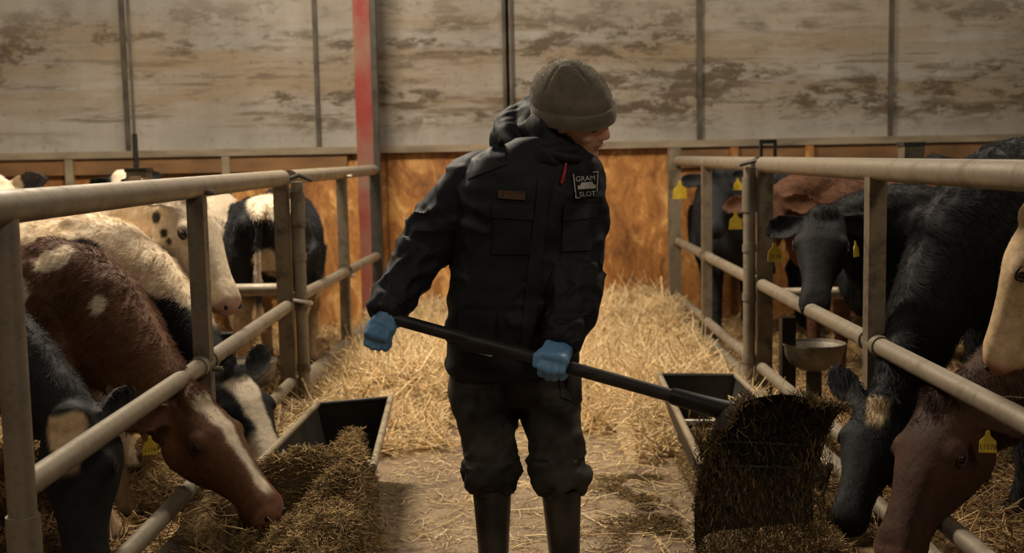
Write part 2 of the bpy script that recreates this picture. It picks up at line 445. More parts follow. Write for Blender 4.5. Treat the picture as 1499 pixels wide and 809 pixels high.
# ------------------------------------------------------------------ gates
def pt(x, y, z): return Vector((x, y, z))
def collar(p, axis, r, parent, name='clamp'):
    a = Vector(axis).normalized()
    MB().tube([p - a * .018, p + a * .018], r, 16).build(name, M['clamp'], parent)
def bolt(p, d, parent):
    d = Vector(d).normalized(); MB().tube([p, p + d * .035], .009, 6).build('bolt', M['clamp'], parent)
def gate(name, label, A, B, uprights, ztop, zmid, zlow, wall_r=(.038, .030, .028), topext=0):
    """A, B: (x,y) ends on the ground; uprights: list of 0..1 positions"""
    A = Vector((*A, 0)); B = Vector((*B, 0)); t = (B - A).normalized(); nrm = Vector((-t.y, t.x, 0))
    root = empty(name, (A + B) / 2, label, 'gate', 'tubular gates along the feed aisle')
    def rail(z, r, nm, off=0):
        a, b = A + Vector((0, 0, z)) + nrm * off, B + Vector((0, 0, z)) + nrm * off
        MB().tube([a, b], r, 20).build(nm, M['pipe'], root)
    MB().tube([A - t * topext + pt(0, 0, ztop), B + pt(0, 0, ztop)], wall_r[0], 20).build('top_rail', M['pipe'], root); rail(zmid, wall_r[1], 'middle_rail')
    for z in zlow: rail(z, wall_r[2], 'lower_rail')
    L = (B - A).length
    for u in uprights:
        p = A + (B - A) * u
        MB().bar(p + pt(0, 0, .10) , p + pt(0, 0, ztop - .02), .058, .058, up=nrm).build('upright', M['post'], root, smooth=False)
        collar(p + pt(0, 0, zmid) + t * .07, t, wall_r[1] + .008, root)
        collar(p + pt(0, 0, zmid) - t * .07, t, wall_r[1] + .006, root)
        for z in (zmid, ztop): bolt(p + pt(0, 0, z - .02) - nrm * .03 if A.x > 0 else p + pt(0, 0, z - .02) - nrm * .03, -nrm, root)
        for z in zlow: collar(p + pt(0, 0, z), t, wall_r[2] + .007, root)
    return root, A, B, t, nrm
LN = (-1.10, 2.53); LD = (-1.10, 5.62); LE = (-.955, 8.15)
RN = (1.22, 2.15); RD = (1.22, 5.62); RE = (1.22, 8.46)
gate('tube_gate', 'near galvanised gate on the left with three cows feeding through it', LN, LD, [.50], 1.305, .68, [.30, .17], topext=.3)
gate('tube_gate', 'far galvanised gate on the left, running to the red column', (LD[0] + .01, LD[1] + .16), LE, [.53], 1.305, .70, [.24], (.036, .030, .055))
gate('tube_gate', 'near galvanised gate on the right, the brown and black heads below it', RN, RD, [.50], 1.325, .74, [.33, .20])
gate('tube_gate', 'far galvanised gate on the right, ending at the plywood wall', (RD[0], RD[1] + .12), RE, [.55], 1.325, .74, [.33, .22], (.036, .030, .028))

def gate_post(p, label, ztop, w=.065, double=None, latch=False, round_=False, mat='post', hoop=None):
    root = empty('gate_post', (p[0], p[1], 0), label, 'post', 'posts that carry the gates')
    b = Vector((p[0], p[1], 0))
    if round_: MB().tube([b, b + pt(0, 0, ztop)], w / 2, 18).build('post_tube', M['pipe'], root)
    else: MB().bar(b, b + pt(0, 0, ztop), w, w).build('post_tube', M[mat], root, smooth=False)
    if round_: MB().tube([b + pt(0, 0, .30), b + pt(0, 0, .62)], w / 2 + .006, 18).build('sleeve', M['pipe'], root)
    if double is not None:
        d = Vector((*double, 0))
        MB().tube([b + d, b + d + pt(0, 0, ztop - .02)], .030, 16).build('hinge_tube', M['pipe'], root)
        MB().tube([b + d + pt(0, 0, ztop - .24), b + d + pt(0, 0, ztop - .07)], .036, 16).build('hinge_sleeve', M['clamp'], root)
        for z in (.35, .66, .90): MB().tube([b + d + pt(0, 0, z), b + d + pt(0, 0, z + .035)], .035, 16).build('hinge_ring', M['clamp'], root)
        MB().tube([b + d + pt(-.05, -.02, ztop - .01), b + d + pt(.02, -.06, ztop + .012), b + d + pt(.075, -.01, ztop - .015)], .010, 8).build('top_clamp', M['darkmetal'], root)
    if latch:
        q = b + pt(0.015, 0, ztop)
        m_ = MB()
        m_.bar(q + pt(-.034, 0, 0), q + pt(-.034, 0, .10), .014, .02); m_.bar(q + pt(.034, 0, 0), q + pt(.034, 0, .10), .014, .02); m_.bar(q + pt(-.041, 0, .10), q + pt(.041, 0, .10), .014, .02)
        m_.build('latch_loop', M['darkmetal'], root, smooth=False)
    if hoop is not None:
        z = hoop; pts = []
        for k in range(15):
            a = math.radians(-110 + 220 * k / 14)
            pts.append(b + Vector(double + (0,)) * .5 + pt(.055 * math.cos(a) + .035, -.075 * math.sin(a) - .01, z + .03 * math.sin(a * .5)))
        MB().tube(pts, .008, 8).build('chain_ring', M['bright'], root)
    return root
gate_post((-1.10, 2.52), 'round galvanised post at the left edge, carrying the near gate', 1.28, .062, round_=True)
gate_post((1.22, RN[1] - .01), 'round galvanised post at the near end of the right gate', 1.30, .062, round_=True)
gate_post((-1.118, LD[1] + .06), 'doubled steel post between the two left gates, with a steel ring', 1.305, .068, double=(.078, .0), hoop=.69)
gate_post((-.95, LE[1] + .06), 'dark steel end post beside the red column', 1.31, .075, mat='darkmetal')
gate_post((1.222 + .02, RD[1] + .06), 'doubled steel post with square latch loop between the right gates', 1.335, .068, double=(-.075, .0), latch=True)
gate_post((RE[0] - .02, RE[1] + .06), 'steel end post of the right gates, against the plywood', 1.42, .085)
# pen dividers behind the gates
def divider(label, p, side, zrails, ztop):
    root = empty('pen_divider', (p[0], p[1], 0), label, 'rail', 'pen dividers behind the gates')
    MB().bar((p[0], p[1], 0), (p[0], p[1], ztop), .10, .10).build('divider_post', M['post'], root, smooth=False)
    MB().box((p[0] - .056, p[1] - .056, ztop), (p[0] + .056, p[1] + .056, ztop + .02)).build('post_cap', M['darkmetal'], root, smooth=False)
    x1 = LD[0] - .02 if side < 0 else RD[0] + .04
    for z in zrails: MB().tube([(p[0] + side * 1.6, p[1], z), (x1, p[1], z)], .032, 14).build('divider_rail', M['pipe'], root)
    return root
divider('square divider post and rails behind the white cow', (-1.86, 5.85), -1, [.74], 1.345)
divider('square divider post and rails behind the black calf on the right', (2.03, 5.9), 1, [.66], 1.40)

# ------------------------------------------------------------------ feed troughs
def trough(label, far_in, far_out, near_in, near_out, bars):
    """inner = aisle side; points (x,y) at the rim"""
    root = empty('feed_trough', ((near_in[0] + far_out[0]) / 2, (near_in[1] + far_out[1]) / 2, 0), label, 'trough', 'feed troughs along the gates')
    zr, zb, th = .36, .06, .012
    fi, fo, ni, no = [Vector((*q, 0)) for q in (far_in, far_out, near_in, near_out)]
    def ringpts(i, o, extra=0):
        w = (o - i); n = w.normalized()
        return [i + pt(0, 0, zr), i + w * .12 + pt(0, 0, zr * .55), i + w * .26 + pt(0, 0, zb), o - w * .26 + pt(0, 0, zb), o - w * .10 + pt(0, 0, zr * .55), o + pt(0, 0, zr)]
    A, B = ringpts(ni, no), ringpts(fi, fo)
    # shell with thickness
    V, F = [], []
    n = len(A)
    cen = [(A[0] + A[-1]) / 2 + pt(0, 0, .3), (B[0] + B[-1]) / 2 + pt(0, 0, .3)]
    for ring_, c in ((A, cen[0]), (B, cen[1])):
        for q in ring_: V.append(q)
        for q in ring_:
            d = (q - c); d.y = 0; V.append(q + d.normalized() * th)
    for k in range(n - 1):
        F += [(k, k + 1, 2 * n + k + 1, 2 * n + k), (n + k, 3 * n + k, 3 * n + k + 1, n + k + 1)]
    F += [(0, 2 * n, 3 * n, n), (n - 1, 2 * n - 1, 4 * n - 1, 3 * n - 1)]
    for o_ in (0, 2 * n):
        for k in range(n - 1): F.append((o_ + k, o_ + n + k, o_ + n + k + 1, o_ + k + 1))
    MB().add(V, F).build('shell', M['trough'], root)
    t = (fi - ni).normalized()
    for ring_, sgn in ((A, -1), (B, 1)):
        MB().loft([[q for q in ring_], [q + t * sgn * th for q in ring_]]).build('end_panel', M['trough'], root, smooth=False)
    MB().tube([A[0], B[0]], .014, 10).build('rim', M['rim'], root)
    MB().tube([A[-1], B[-1]], .014, 10).build('rim', M['rim'], root)
    MB().tube([B[0], B[-1]], .009, 8).build('rim', M['darkmetal'], root)
    MB().tube([A[0], A[-1]], .009, 8).build('rim', M['darkmetal'], root)
    L = (fi - ni).length
    for d in bars:
        a = ni + (fi - ni) * d + pt(0, 0, zr - .015); c = no + (fo - no) * d + pt(0, 0, zr - .015)
        MB().bar(a, c, .028, .010).build('cross_bar', M['bright'], root, smooth=False)
    for d in (.12, .5, .88):
        for s in (0.3, .7):
            a = (ni * (1 - s) + no * s) * (1 - d) + (fi * (1 - s) + fo * s) * d
            MB().bar(a, a + pt(0, 0, zb + .01), .05, .05).build('foot', M['darkmetal'], root, smooth=False)
    return root
trough('dark feed trough on the left with pale rim and white cross bar', (-.535, 4.95), (-.835, 4.84), (-.48, 3.82), (-.885, 3.84), [.11])
trough('dark feed trough on the right, partly hidden behind the shovel', (.68, 5.35), (1.03, 5.30), (.62, 3.75), (1.03, 3.72), [.45])

# ------------------------------------------------------------------ drinking bowls
def drinker(label, c, r):
    root = empty('drinking_bowl', (c[0], c[1], 0), label, 'bowl', 'drinking bowls in the pens')
    m_ = MB(); rings = []
    for (rr, z) in ((.45, -.10), (.8, -.07), (.97, -.02), (1.0, .02), (1.04, .035), (1.04, .025), (.96, .015), (.9, -.02), (.7, -.05), (.3, -.07)):
        rings.append([Vector((c[0] + r * rr * 1.1 * math.cos(a), c[1] + r * rr * math.sin(a), c[2] + z)) for a in [2 * math.pi * k / 28 for k in range(28)]])
    m_.loft(rings).build('bowl', M['clamp'], root)
    MB().bar((c[0] - r * .9, c[1] + .05, 0), (c[0] - r * .9, c[1] + .05, c[2] + .16), .07, .07).build('bracket_post', M['black'], root, smooth=False)
    MB().tube([(c[0], c[1], 0), (c[0], c[1], c[2] - .06)], .04, 12).build('stand', M['darkmetal'], root)
drinker('round steel drinking bowl on the right, behind the doubled post', (1.50, 5.72, .40), .135)
drinker('round steel drinking bowl on the left, behind the black and white head', (-1.24, 5.35, .43), .12)
# ------------------------------------------------------------------ straw and silage
def bed_height(x, y):
    """straw in the aisle and in the pens"""
    P = np.stack([x, y, np.zeros_like(x)], 1)
    lump = fbm(P * np.array([2.2, 2.0, 1]), 4, 3); big = fbm(P * .9, 2, 9)
    edge = 4.95 + .75 * (fbm(P * np.array([1.3, 0, 1]), 2, 21) - .5) + np.where((x > -.35) & (x < .55), .55, 0) + np.where(np.abs(x) > .95, -10, 0)
    a = sstep(-.05, .9, y - edge)
    aisle = a * (.05 + .22 * lump * (.5 + big)) * (1 + .35 * sstep(7.2, 8.8, y)) + .02 * a
    pen = np.maximum(sstep(-.90, -1.08, x), sstep(1.06, 1.25, x)) * (.05 + .07 * lump)
    return np.maximum(np.where(np.abs(x - .05) < 1.15, aisle, 0), pen) - .012
M['strawbase'] = None
def straw_base_mat():
    mt, nt, b = nmat('straw_bed'); v = pos(nt)
    a = N(nt, 'ShaderNodeAttribute', attribute_name='coat')
    n = noi(nt, v, 55, 5, .7, 1.5)
    r = ramp(nt, [(.32, (.38, .33, .26)), (.55, (1, 1, 1)), (.75, (1.35, 1.3, 1.2))], n)
    nt.links.new(mixc(nt, 1, a.outputs['Color'], r.outputs[0], 'MULTIPLY'), b.inputs['Base Color'])
    b.inputs['Roughness'].default_value = .8; bump(nt, b, n, .8, .02); return mt
M['strawbase'] = straw_base_mat()
GOLD, PALE, DUN = L3(236, 200, 142), L3(250, 228, 182), L3(142, 108, 66)
def grid_mesh(name, x0, x1, y0, y1, step, zf, cf, mat, parent=None):
    nx, ny = int((x1 - x0) / step) + 1, int((y1 - y0) / step) + 1
    gx, gy = np.meshgrid(np.linspace(x0, x1, nx), np.linspace(y0, y1, ny))
    x, y = gx.ravel(), gy.ravel(); z = zf(x, y)
    i = np.arange(nx * ny).reshape(ny, nx)
    F = np.stack([i[:-1, :-1], i[:-1, 1:], i[1:, 1:], i[1:, :-1]], -1).reshape(-1)
    me = mesh_np(name, np.stack([x, y, z], 1), F, np.full((nx - 1) * (ny - 1), 4))
    setcol(me, cf(x, y, z)); return link(name, me, mat, parent)
def straw_colour(x, y, z):
    k = fbm(np.stack([x * 1.7, y * 1.7, 0 * x], 1), 3, 5)[:, None]
    pen = np.maximum(np.maximum(sstep(-1.0, -1.12, x), sstep(1.1, 1.25, x)), sstep(4.9, 4.7, y))[:, None]
    c = GOLD * .78 * (1 - k) + PALE * .8 * k
    p = DUN * (1 - k) + GOLD * .62 * k
    return c * (1 - pen) + p * pen
bed = grid_mesh('straw_bedding', -6, 6, 2.0, WALL_Y, .05, bed_height, straw_colour, M['strawbase'])
tag(bed, 'golden straw bedding covering the far aisle and the pens', 'straw', kind='stuff')
def scatter(n, x0, x1, y0, y1, keep=None, seed=1):
    r = np.random.default_rng(seed); x = r.uniform(x0, x1, n); y = r.uniform(y0, y1, n); z = bed_height(x, y)
    k = z > .004
    if keep is not None: k &= keep(x, y)
    return x[k], y[k], z[k], r
def stalks(name, n, box, lo, hi, rad, dark, lift, seed, parent, tilt=.35, keep=None, zf=None):
    if zf is None: x, y, z, r = scatter(n, *box, keep=keep, seed=seed)
    else:
        r = np.random.default_rng(seed); x = r.uniform(box[0], box[1], n); y = r.uniform(box[2], box[3], n); z = zf(x, y)
        if keep is not None: k = keep(x, y); x, y, z = x[k], y[k], z[k]
    k = len(x); a = r.uniform(0, 2 * np.pi, k); t = r.normal(0, tilt, k)
    D = np.stack([np.cos(a) * np.cos(t), np.sin(a) * np.cos(t), np.sin(t)], 1)
    L = r.uniform(lo, hi, k); R = rad * r.uniform(.6, 1.3, k)
    P = np.stack([x, y, z + lift * r.uniform(.2, 1, k) + np.abs(np.sin(t)) * L * .35], 1)
    u = r.uniform(0, 1, (k, 1)); v = r.uniform(.55, 1.12, (k, 1))
    C = (GOLD * (1 - u) + PALE * u) * v
    pen = ((x < -1.0) | (x > 1.15) | ((y < 4.8) & (np.abs(x) > .9)))[:, None]
    C = np.where(pen, (DUN * .8 * (1 - u) + GOLD * u) * v, C) if dark else C
    bend = r.normal(0, 1, (k, 3)) * (L * .08)[:, None]
    return strands(name, P, D, L, R, C, M['straw'], parent, bend, 2)
s = stalks('straw_stalks', 46000, (-1.0, 1.15, 4.5, 8.95), .06, .24, .0024, False, .035, 2, bed); s['kind'] = 'stuff'
s = stalks('straw_stalks', 32000, (-4, -.93, 2.4, 8.9), .05, .18, .0024, True, .02, 3, bed); s['kind'] = 'stuff'
s = stalks('straw_stalks', 30000, (1.15, 4, 2.4, 8.9), .05, .18, .0024, True, .02, 4, bed); s['kind'] = 'stuff'
s = stalks('straw_tufts', 2600, (-1.0, 1.15, 4.8, 8.9), .10, .30, .0028, False, .06, 8, bed, .8); s['kind'] = 'stuff'
# chaff and loose stalks trodden into the aisle floor
s = stalks('loose_chaff', 5200, (-.55, .72, 1.6, 5.9), .012, .06, .0016, False, .004, 5, None, .05, keep=lambda x, y: RNG.uniform(0, 1, len(x)) < .25 + .75 * sstep(3.6, 5.6, y), zf=lambda x, y: 0 * x + .002)
tag(s, 'loose chaff and short straw bits on the aisle floor', 'chaff', kind='stuff')
s = stalks('loose_straw', 420, (-.4, .68, 3.2, 5.9), .08, .2, .002, False, .006, 6, None, .08, zf=lambda x, y: 0 * x + .004)
tag(s, 'scattered long straws on the bare aisle floor', 'straw', kind='stuff')

OLIVE, BROWN, TAN = L3(132, 110, 68), L3(96, 74, 46), L3(190, 160, 110)
def heap_mesh(name, label, x0, x1, y0, y1, prof, seed, nst):
    def zf(x, y):
        P = np.stack([x, y, 0 * x], 1); l = fbm(P * 5.5, 4, seed); f = fbm(P * 22, 2, seed + 5)
        z = prof(x, y); k = sstep(0, .08, z)
        return z + k * (.17 * (l - .5) + .05 * (f - .5)) - (1 - k) * .02
    def cf(x, y, z):
        k = fbm(np.stack([x * 9, y * 9, 0 * x], 1), 4, seed + 2)[:, None]; return (BROWN * (1 - k) + OLIVE * k) * .85
    o = grid_mesh(name, x0, x1, y0, y1, .012, zf, cf, M['strawbase'])
    tag(o, label, 'silage', 'silage heaps in the troughs', kind='stuff')
    r = np.random.default_rng(seed); n = nst
    x = r.uniform(x0, x1, n); y = r.uniform(y0, y1, n); k = prof(x, y) > .02; x, y = x[k], y[k]; z = zf(x, y); n = len(x)
    a = r.uniform(0, 2 * np.pi, n); t = r.normal(0, .30, n)
    D = np.stack([np.cos(a) * np.cos(t), np.sin(a) * np.cos(t), np.sin(t)], 1); L = r.uniform(.010, .05, n)
    P = np.stack([x, y, z + np.abs(np.sin(t)) * L * .4 + r.uniform(-.004, .012, n)], 1)
    u = r.uniform(0, 1, (n, 1)); v = r.uniform(.7, 1.45, (n, 1)); w = (r.uniform(0, 1, (n, 1)) < .28)
    C = np.where(w, TAN, BROWN * (1 - u) + OLIVE * u) * v
    s_ = strands('silage_strands', P, D, L, r.uniform(.0007, .0015, n), C, M['silage'], o, r.normal(0, 1, (n, 3)) * (L * .12)[:, None], 2)
    s_['kind'] = 'stuff'; return o
def prof_left(x, y):
    xr = -.43 - (y - 2.35) * .04; xl = -.98 + 0 * y
    w = sstep(0, .08, xr + .06 - x) * (.5 * sstep(0, .12, x - xl) + .5 * sstep(.08, .38, x - xl))
    n = fbm(np.stack([x * 3, y * 3, 0 * x], 1), 2, 40)
    far = sstep(4.1, 3.75, y + .5 * (n - .5)); thin = .235 * sstep(4.85, 4.7, y) * sstep(0, .1, xr - .03 - x) * sstep(0, .1, x + .80)
    hump = .30 + .12 * np.exp(-((y - 3.74) / .2) ** 2) * sstep(-.68, -.54, x)
    h2 = .425 * np.exp(-((y - 3.83) / .13) ** 2) * sstep(-.99, -.90, x) * sstep(0, .08, xr + .05 - x)
    return np.maximum(np.maximum(w * far * hump, h2), thin)
heap_mesh('silage_heap', 'heap of brown green silage in the left trough under the cows', -1.06, -.38, 2.05, 4.9, prof_left, 31, 78000)
def prof_right(x, y):
    n = fbm(np.stack([x * 3, y * 3, 0 * x], 1), 2, 44)
    w = sstep(0, .14, x - .60 - .05 * (n - .5)) * sstep(0, .45, 1.22 - x)
    far = sstep(3.85, 3.6, y + .3 * (n - .5)) * (.78 + .35 * np.exp(-((y - 3.68) / .2) ** 2)); thin = .18 * sstep(5.2, 5.0, y) * sstep(0, .1, x - .70) * sstep(0, .1, 1.0 - x)
    return np.maximum(w * far * .38, thin)
heap_mesh('silage_heap', 'heap of silage in the right trough below the shovel', .56, 1.20, 2.1, 5.25, prof_right, 57, 62000)
# thin trodden silage on the floor along the right trough
r_ = np.random.default_rng(77); n = 9000
x = r_.normal(.50, .10, n); y = r_.uniform(2.2, 4.9, n); k = (x < .62) & (fbm(np.stack([x * 4, y * 4, 0 * x], 1), 3, 8) > .46); x, y = x[k], y[k]; n = len(x)
a = r_.uniform(0, 6.28, n); u = r_.uniform(0, 1, (n, 1))
s = strands('spilled_silage', np.stack([x, y, r_.uniform(.002, .018, n)], 1), np.stack([np.cos(a), np.sin(a), r_.normal(0, .15, n)], 1), r_.uniform(.015, .06, n), r_.uniform(.001, .002, n),
            (BROWN * (1 - u) + OLIVE * u) * r_.uniform(.6, 1.3, (n, 1)), M['silage'], None, r_.normal(0, .005, (n, 3)), 2)
tag(s, 'spilled silage strands on the floor beside the right trough', 'silage', kind='stuff')
# ------------------------------------------------------------------ cows
def ell(c, ax, ay, hw, hh, n=18, p=2.3, hb=None):
    """superellipse ring; ax side, ay up; hh above, hb below the centre"""
    out = []; hb = hh if hb is None else hb
    for k in range(n):
        a = 2 * math.pi * k / n; ca, sa = math.cos(a), math.sin(a)
        x = math.copysign(abs(ca) ** (2 / p), ca) * hw; y = math.copysign(abs(sa) ** (2 / p), sa) * (hh if sa > 0 else hb)
        out.append(c + ax * x + ay * y)
    return out
def bez(p0, p1, p2, p3, t):
    s = 1 - t; return p0 * s ** 3 + p1 * 3 * s * s * t + p2 * 3 * s * t * t + p3 * t ** 3
HEAD = [(-.035, -.05, -.13, .045), (-.005, -.012, -.17, .078), (.04, .004, -.198, .090), (.09, .012, -.212, .095), (.14, .012, -.212, .100), (.19, .0, -.196, .088),
        (.24, -.012, -.172, .070), (.29, -.022, -.152, .059), (.335, -.030, -.142, .056), (.375, -.034, -.140, .062), (.41, -.044, -.136, .061), (.432, -.058, -.126, .050), (.446, -.078, -.112, .028)]
def fur(name, me, cols, n, length, rad, flow, parent, seed, lift=.45, frizz=.35, mult=1.12):
    """short coat hair grown over a mesh as one curves object"""
    r = np.random.default_rng(seed); me.calc_loop_triangles()
    T = np.empty(len(me.loop_triangles) * 3, dtype=np.int32); me.loop_triangles.foreach_get('vertices', T); T = T.reshape(-1, 3)
    P, Nn = coords(me), normals(me)
    ar = np.linalg.norm(np.cross(P[T[:, 1]] - P[T[:, 0]], P[T[:, 2]] - P[T[:, 0]]), axis=1)
    ti = r.choice(len(T), n, p=ar / ar.sum()); w = r.dirichlet((1, 1, 1), n)
    q = (P[T[ti]] * w[..., None]).sum(1); nn = (Nn[T[ti]] * w[..., None]).sum(1); nn /= np.linalg.norm(nn, axis=1, keepdims=True) + 1e-9
    c = (cols[T[ti]] * w[..., None]).sum(1)
    fl = flow(q); fl = fl - nn * (fl * nn).sum(1, keepdims=True); fl /= np.linalg.norm(fl, axis=1, keepdims=True) + 1e-6
    cl = np.stack([fbm(q * 38, 2, 70), fbm(q * 38, 2, 71), fbm(q * 38, 2, 72)], 1) - .5
    d = fl * 1.0 + nn * lift + cl * 1.5 * frizz * 2 + r.normal(0, frizz * .4, (n, 3))
    d /= np.linalg.norm(d, axis=1, keepdims=True)
    L = (length(q) if callable(length) else length) * r.uniform(.55, 1.25, n)
    k = 4; pts = np.empty((n, k, 3))
    for i in range(k):
        t = i / (k - 1)
        pts[:, i] = q - nn * .003 + d * (L * t)[:, None] + fl * (L * .25 * t * t)[:, None]
    hc = bpy.data.hair_curves.new(name); hc.add_curves([k] * n)
    hc.attributes['position'].data.foreach_set('vector', np.ascontiguousarray(pts.reshape(-1), dtype=np.float32))
    ra = hc.attributes.get('radius') or hc.attributes.new('radius', 'FLOAT', 'POINT')
    ra.data.foreach_set('value', np.tile(np.array([1, .9, .65, .12]) * rad, n).astype(np.float32))
    ca = hc.attributes.new('coat', 'FLOAT_COLOR', 'CURVE'); cc = np.ones((n, 4), dtype=np.float32); cc[:, :3] = c * mult * r.uniform(.82, 1.18, (n, 1))
    ca.data.foreach_set('color', cc.ravel())
    hc.materials.append(M['hair'])
    o = bpy.data.objects.new(name, hc); COL.objects.link(o); o.parent = parent
    o.matrix_parent_inverse = parent.matrix_basis.inverted(); o['kind'] = 'stuff'
    return o
def text_mesh(txt, size=1.0):
    cu = bpy.data.curves.new('t', 'FONT'); cu.body = txt; cu.size = size; cu.align_x = 'CENTER'; cu.align_y = 'CENTER'; cu.extrude = 0
    o = bpy.data.objects.new('t', cu); COL.objects.link(o)
    me = bpy.data.meshes.new_from_object(o.evaluated_get(bpy.context.evaluated_depsgraph_get()))
    bpy.data.objects.remove(o); bpy.data.curves.remove(cu)
    V = [tuple(v.co) for v in me.vertices]; F = [tuple(p.vertices) for p in me.polygons]; bpy.data.meshes.remove(me); return V, F
def ear_tag(parent, c, nrm, size=.055, txt=None, down=(0, 0, -1), name='ear_tag'):
    """yellow flag tag: c = top hole, nrm = face normal"""
    n = Vector(nrm).normalized(); d = Vector(down); d = (d - n * d.dot(n)).normalized(); s = d.cross(n).normalized()
    prof = [(-.10, -.10), (.10, -.10), (.16, .22), (.48, .55), (.52, 1.25), (-.52, 1.25), (-.48, .55), (-.16, .22)]
    V = []
    for off in (.0015, -.0015):
        for (x, y) in prof: V.append(Vector(c) + s * x * size + d * y * size + n * off)
    k = len(prof); F = [tuple(range(k)), tuple(range(2 * k - 1, k - 1, -1))] + [(i, k + i, k + (i + 1) % k, (i + 1) % k) for i in range(k)]
    o = MB().add(V, F).build(name, M['yellow'], parent, smooth=False)
    o['label'] = 'yellow ear tag'
    if txt:
        tv, tf = text_mesh(txt, size * .42)
        MB().add([Vector(c) + n * .0022 - s * v[0] + d * (size * .92) - d * v[1] for v in tv], tf).build('tag_number', M['ink'], o, smooth=False)
    return o
def cow(label, group, wither, heading, s, poll, muzzle, coat, hs=1.0, uphint=None, ears=((25, 10), (25, 10)), voxel=.011, hair=52000, hlen=.021, hrad=.0008,
        nose=(40, 34, 32), gz=.06, fore=(0, 0), hind=(0, 0), tail=True, seed=1, tags=(), neckz=0, detail=True, tuft=0, zsc=1.0):
    fw = Vector((math.cos(math.radians(heading)), math.sin(math.radians(heading)), 0)); lf = Vector((-fw.y, fw.x, 0)); Zv = Vector((0, 0, 1))
    org = Vector((wither[0], wither[1], gz)) - fw * .40 * s
    def Bp(x, y, z): return org + fw * x * s + lf * y * s + Zv * z * s * zsc
    root = empty('cow', (org.x, org.y, 0), label, 'cow', group)
    poll, muzzle = Vector(poll), Vector(muzzle)
    ha = (muzzle - poll).normalized(); uh = Vector(uphint) if uphint else Zv
    # head frame: axis, dorsal, side; tilt the axis so that muzzle tip lies on the line
    hu = (uh - ha * uh.dot(ha)).normalized(); hsd = ha.cross(hu).normalized()      # side: animal's right
    def Hp(t, u, si): return poll + ha * t * hs + hu * u * hs + hsd * si * hs
    mb = MB()
    body = [(-.735, .99, .06, .07), (-.70, .965, .13, .15), (-.62, .94, .20, .215), (-.48, .915, .245, .255), (-.30, .865, .25, .295), (-.08, .83, .275, .325), (.12, .83, .275, .325), (.30, .845, .24, .315), (.44, .865, .20, .295), (.56, .86, .14, .23), (.62, .85, .07, .13)]
    mb.loft([ell(Bp(x, 0, z), lf, Zv, hw * s, hh * s * zsc, 22, 2.4) for x, z, hw, hh in body])
    # shoulder blades, hip bones, rib cage
    for sd in (-1, 1):
        mb.ball(Bp(.36, sd * .15, .86), fw * .13 * s, lf * .085 * s, (Zv * .26 + fw * -.06) * s)
        mb.ball(Bp(-.42, sd * .17, 1.07), fw * .07 * s, lf * .06 * s, Zv * .06 * s)
        mb.ball(Bp(-.55, sd * .14, .80), fw * .15 * s, lf * .10 * s, Zv * .24 * s)
        mb.ball(Bp(-.70, sd * .10, 1.0), fw * .05 * s, lf * .05 * s, Zv * .07 * s)
    mb.ball(Bp(.33, 0, 1.13), fw * .14 * s, lf * .06 * s, Zv * .05 * s)
    # neck
    p0 = Bp(.26, 0, .92); p3 = Hp(.03, -.095, 0); back = (p0 - p3).normalized()
    D = (p3 - p0).length
    p1 = Bp(.26 + D * .42 / s, 0, .90 + neckz); p2 = p3 + (back * .75 - ha * .35 - hu * .05).normalized() * D * .30
    rings = []
    prof = [(0, .19, .285, .27), (.18, .165, .255, .25), (.36, .135, .215, .21), (.54, .112, .175, .18), (.72, .095, .14, .15), (.88, .083, .112, .125), (1, .075, .095, .11)]
    for t, hw, ht, hb in prof:
        c = bez(p0, p1, p2, p3, t); tg = (bez(p0, p1, p2, p3, min(1, t + .02)) - bez(p0, p1, p2, p3, max(0, t - .02))).normalized()
        up = Zv * (1 - t) + (hu * .75 - ha * .3) * t; up = (up - tg * up.dot(tg)).normalized(); sd = tg.cross(up).normalized()
        k = s * (1 - t) + hs * t
        rings.append(ell(c, sd, up, hw * k, ht * k, 18, 2.2, hb * k))
    mb.loft(rings)
    # head
    mb.loft([ell(Hp(t, (tp * .62 + bt * .38), 0), hsd, hu, hw * hs, (tp - bt) * .38 * hs, 18, 2.5, (tp - bt) * .62 * hs) for t, tp, bt, hw in HEAD])
    mb.ball(Hp(.01, -.01, 0), hsd * .06 * hs, ha * .045 * hs, hu * .035 * hs)
    for sd in (-1, 1):
        mb.ball(Hp(.135, -.038, sd * .082), ha * .038 * hs, hu * .03 * hs, hsd * .026 * hs)       # orbit
        mb.ball(Hp(.10, -.12, sd * .075), ha * .07 * hs, hu * .07 * hs, hsd * .024 * hs)          # cheek
        mb.ball(Hp(.40, -.068, sd * .040), ha * .026 * hs, hu * .024 * hs, hsd * .018 * hs)       # nostril wing
    mb.ball(Hp(.37, -.142, 0), ha * .05 * hs, hu * .02 * hs, hsd * .036 * hs)                     # chin
    eartip = []
    for sd, (drop, bck) in zip((-1, 1), ears):
        dr = (hsd * sd * math.cos(math.radians(drop)) - hu * math.sin(math.radians(drop)) * .9 - ha * math.sin(math.radians(bck))).normalized()
        fr = (hu * .75 + ha * .45); fr = (fr - dr * fr.dot(dr)).normalized(); wd = dr.cross(fr).normalized()
        base = Hp(.018, -.045, sd * .062); rg = []
        th = max(.017, voxel * 1.7) / hs
        for t, w in ((0, .022), (.12, .030), (.3, .046), (.5, .054), (.68, .050), (.84, .034), (.95, .017), (1, .006)):
            c = base + dr * t * .20 * hs - fr * (.010 * math.sin(t * 3.1)) * hs
            ring_ = []
            for k in range(9):
                a = math.radians(-78 + 156 * k / 8); ring_.append(c + (wd * math.sin(a) * w - fr * (math.cos(a) - .55) * w * .85) * hs)
            for k in range(8, -1, -1):
                a = math.radians(-78 + 156 * k / 8); ring_.append(c + (wd * math.sin(a) * w * .98 - fr * (math.cos(a) - .55) * w * .85 + fr * th * min(1, .45 + w / .054)) * hs)
            rg.append(ring_)
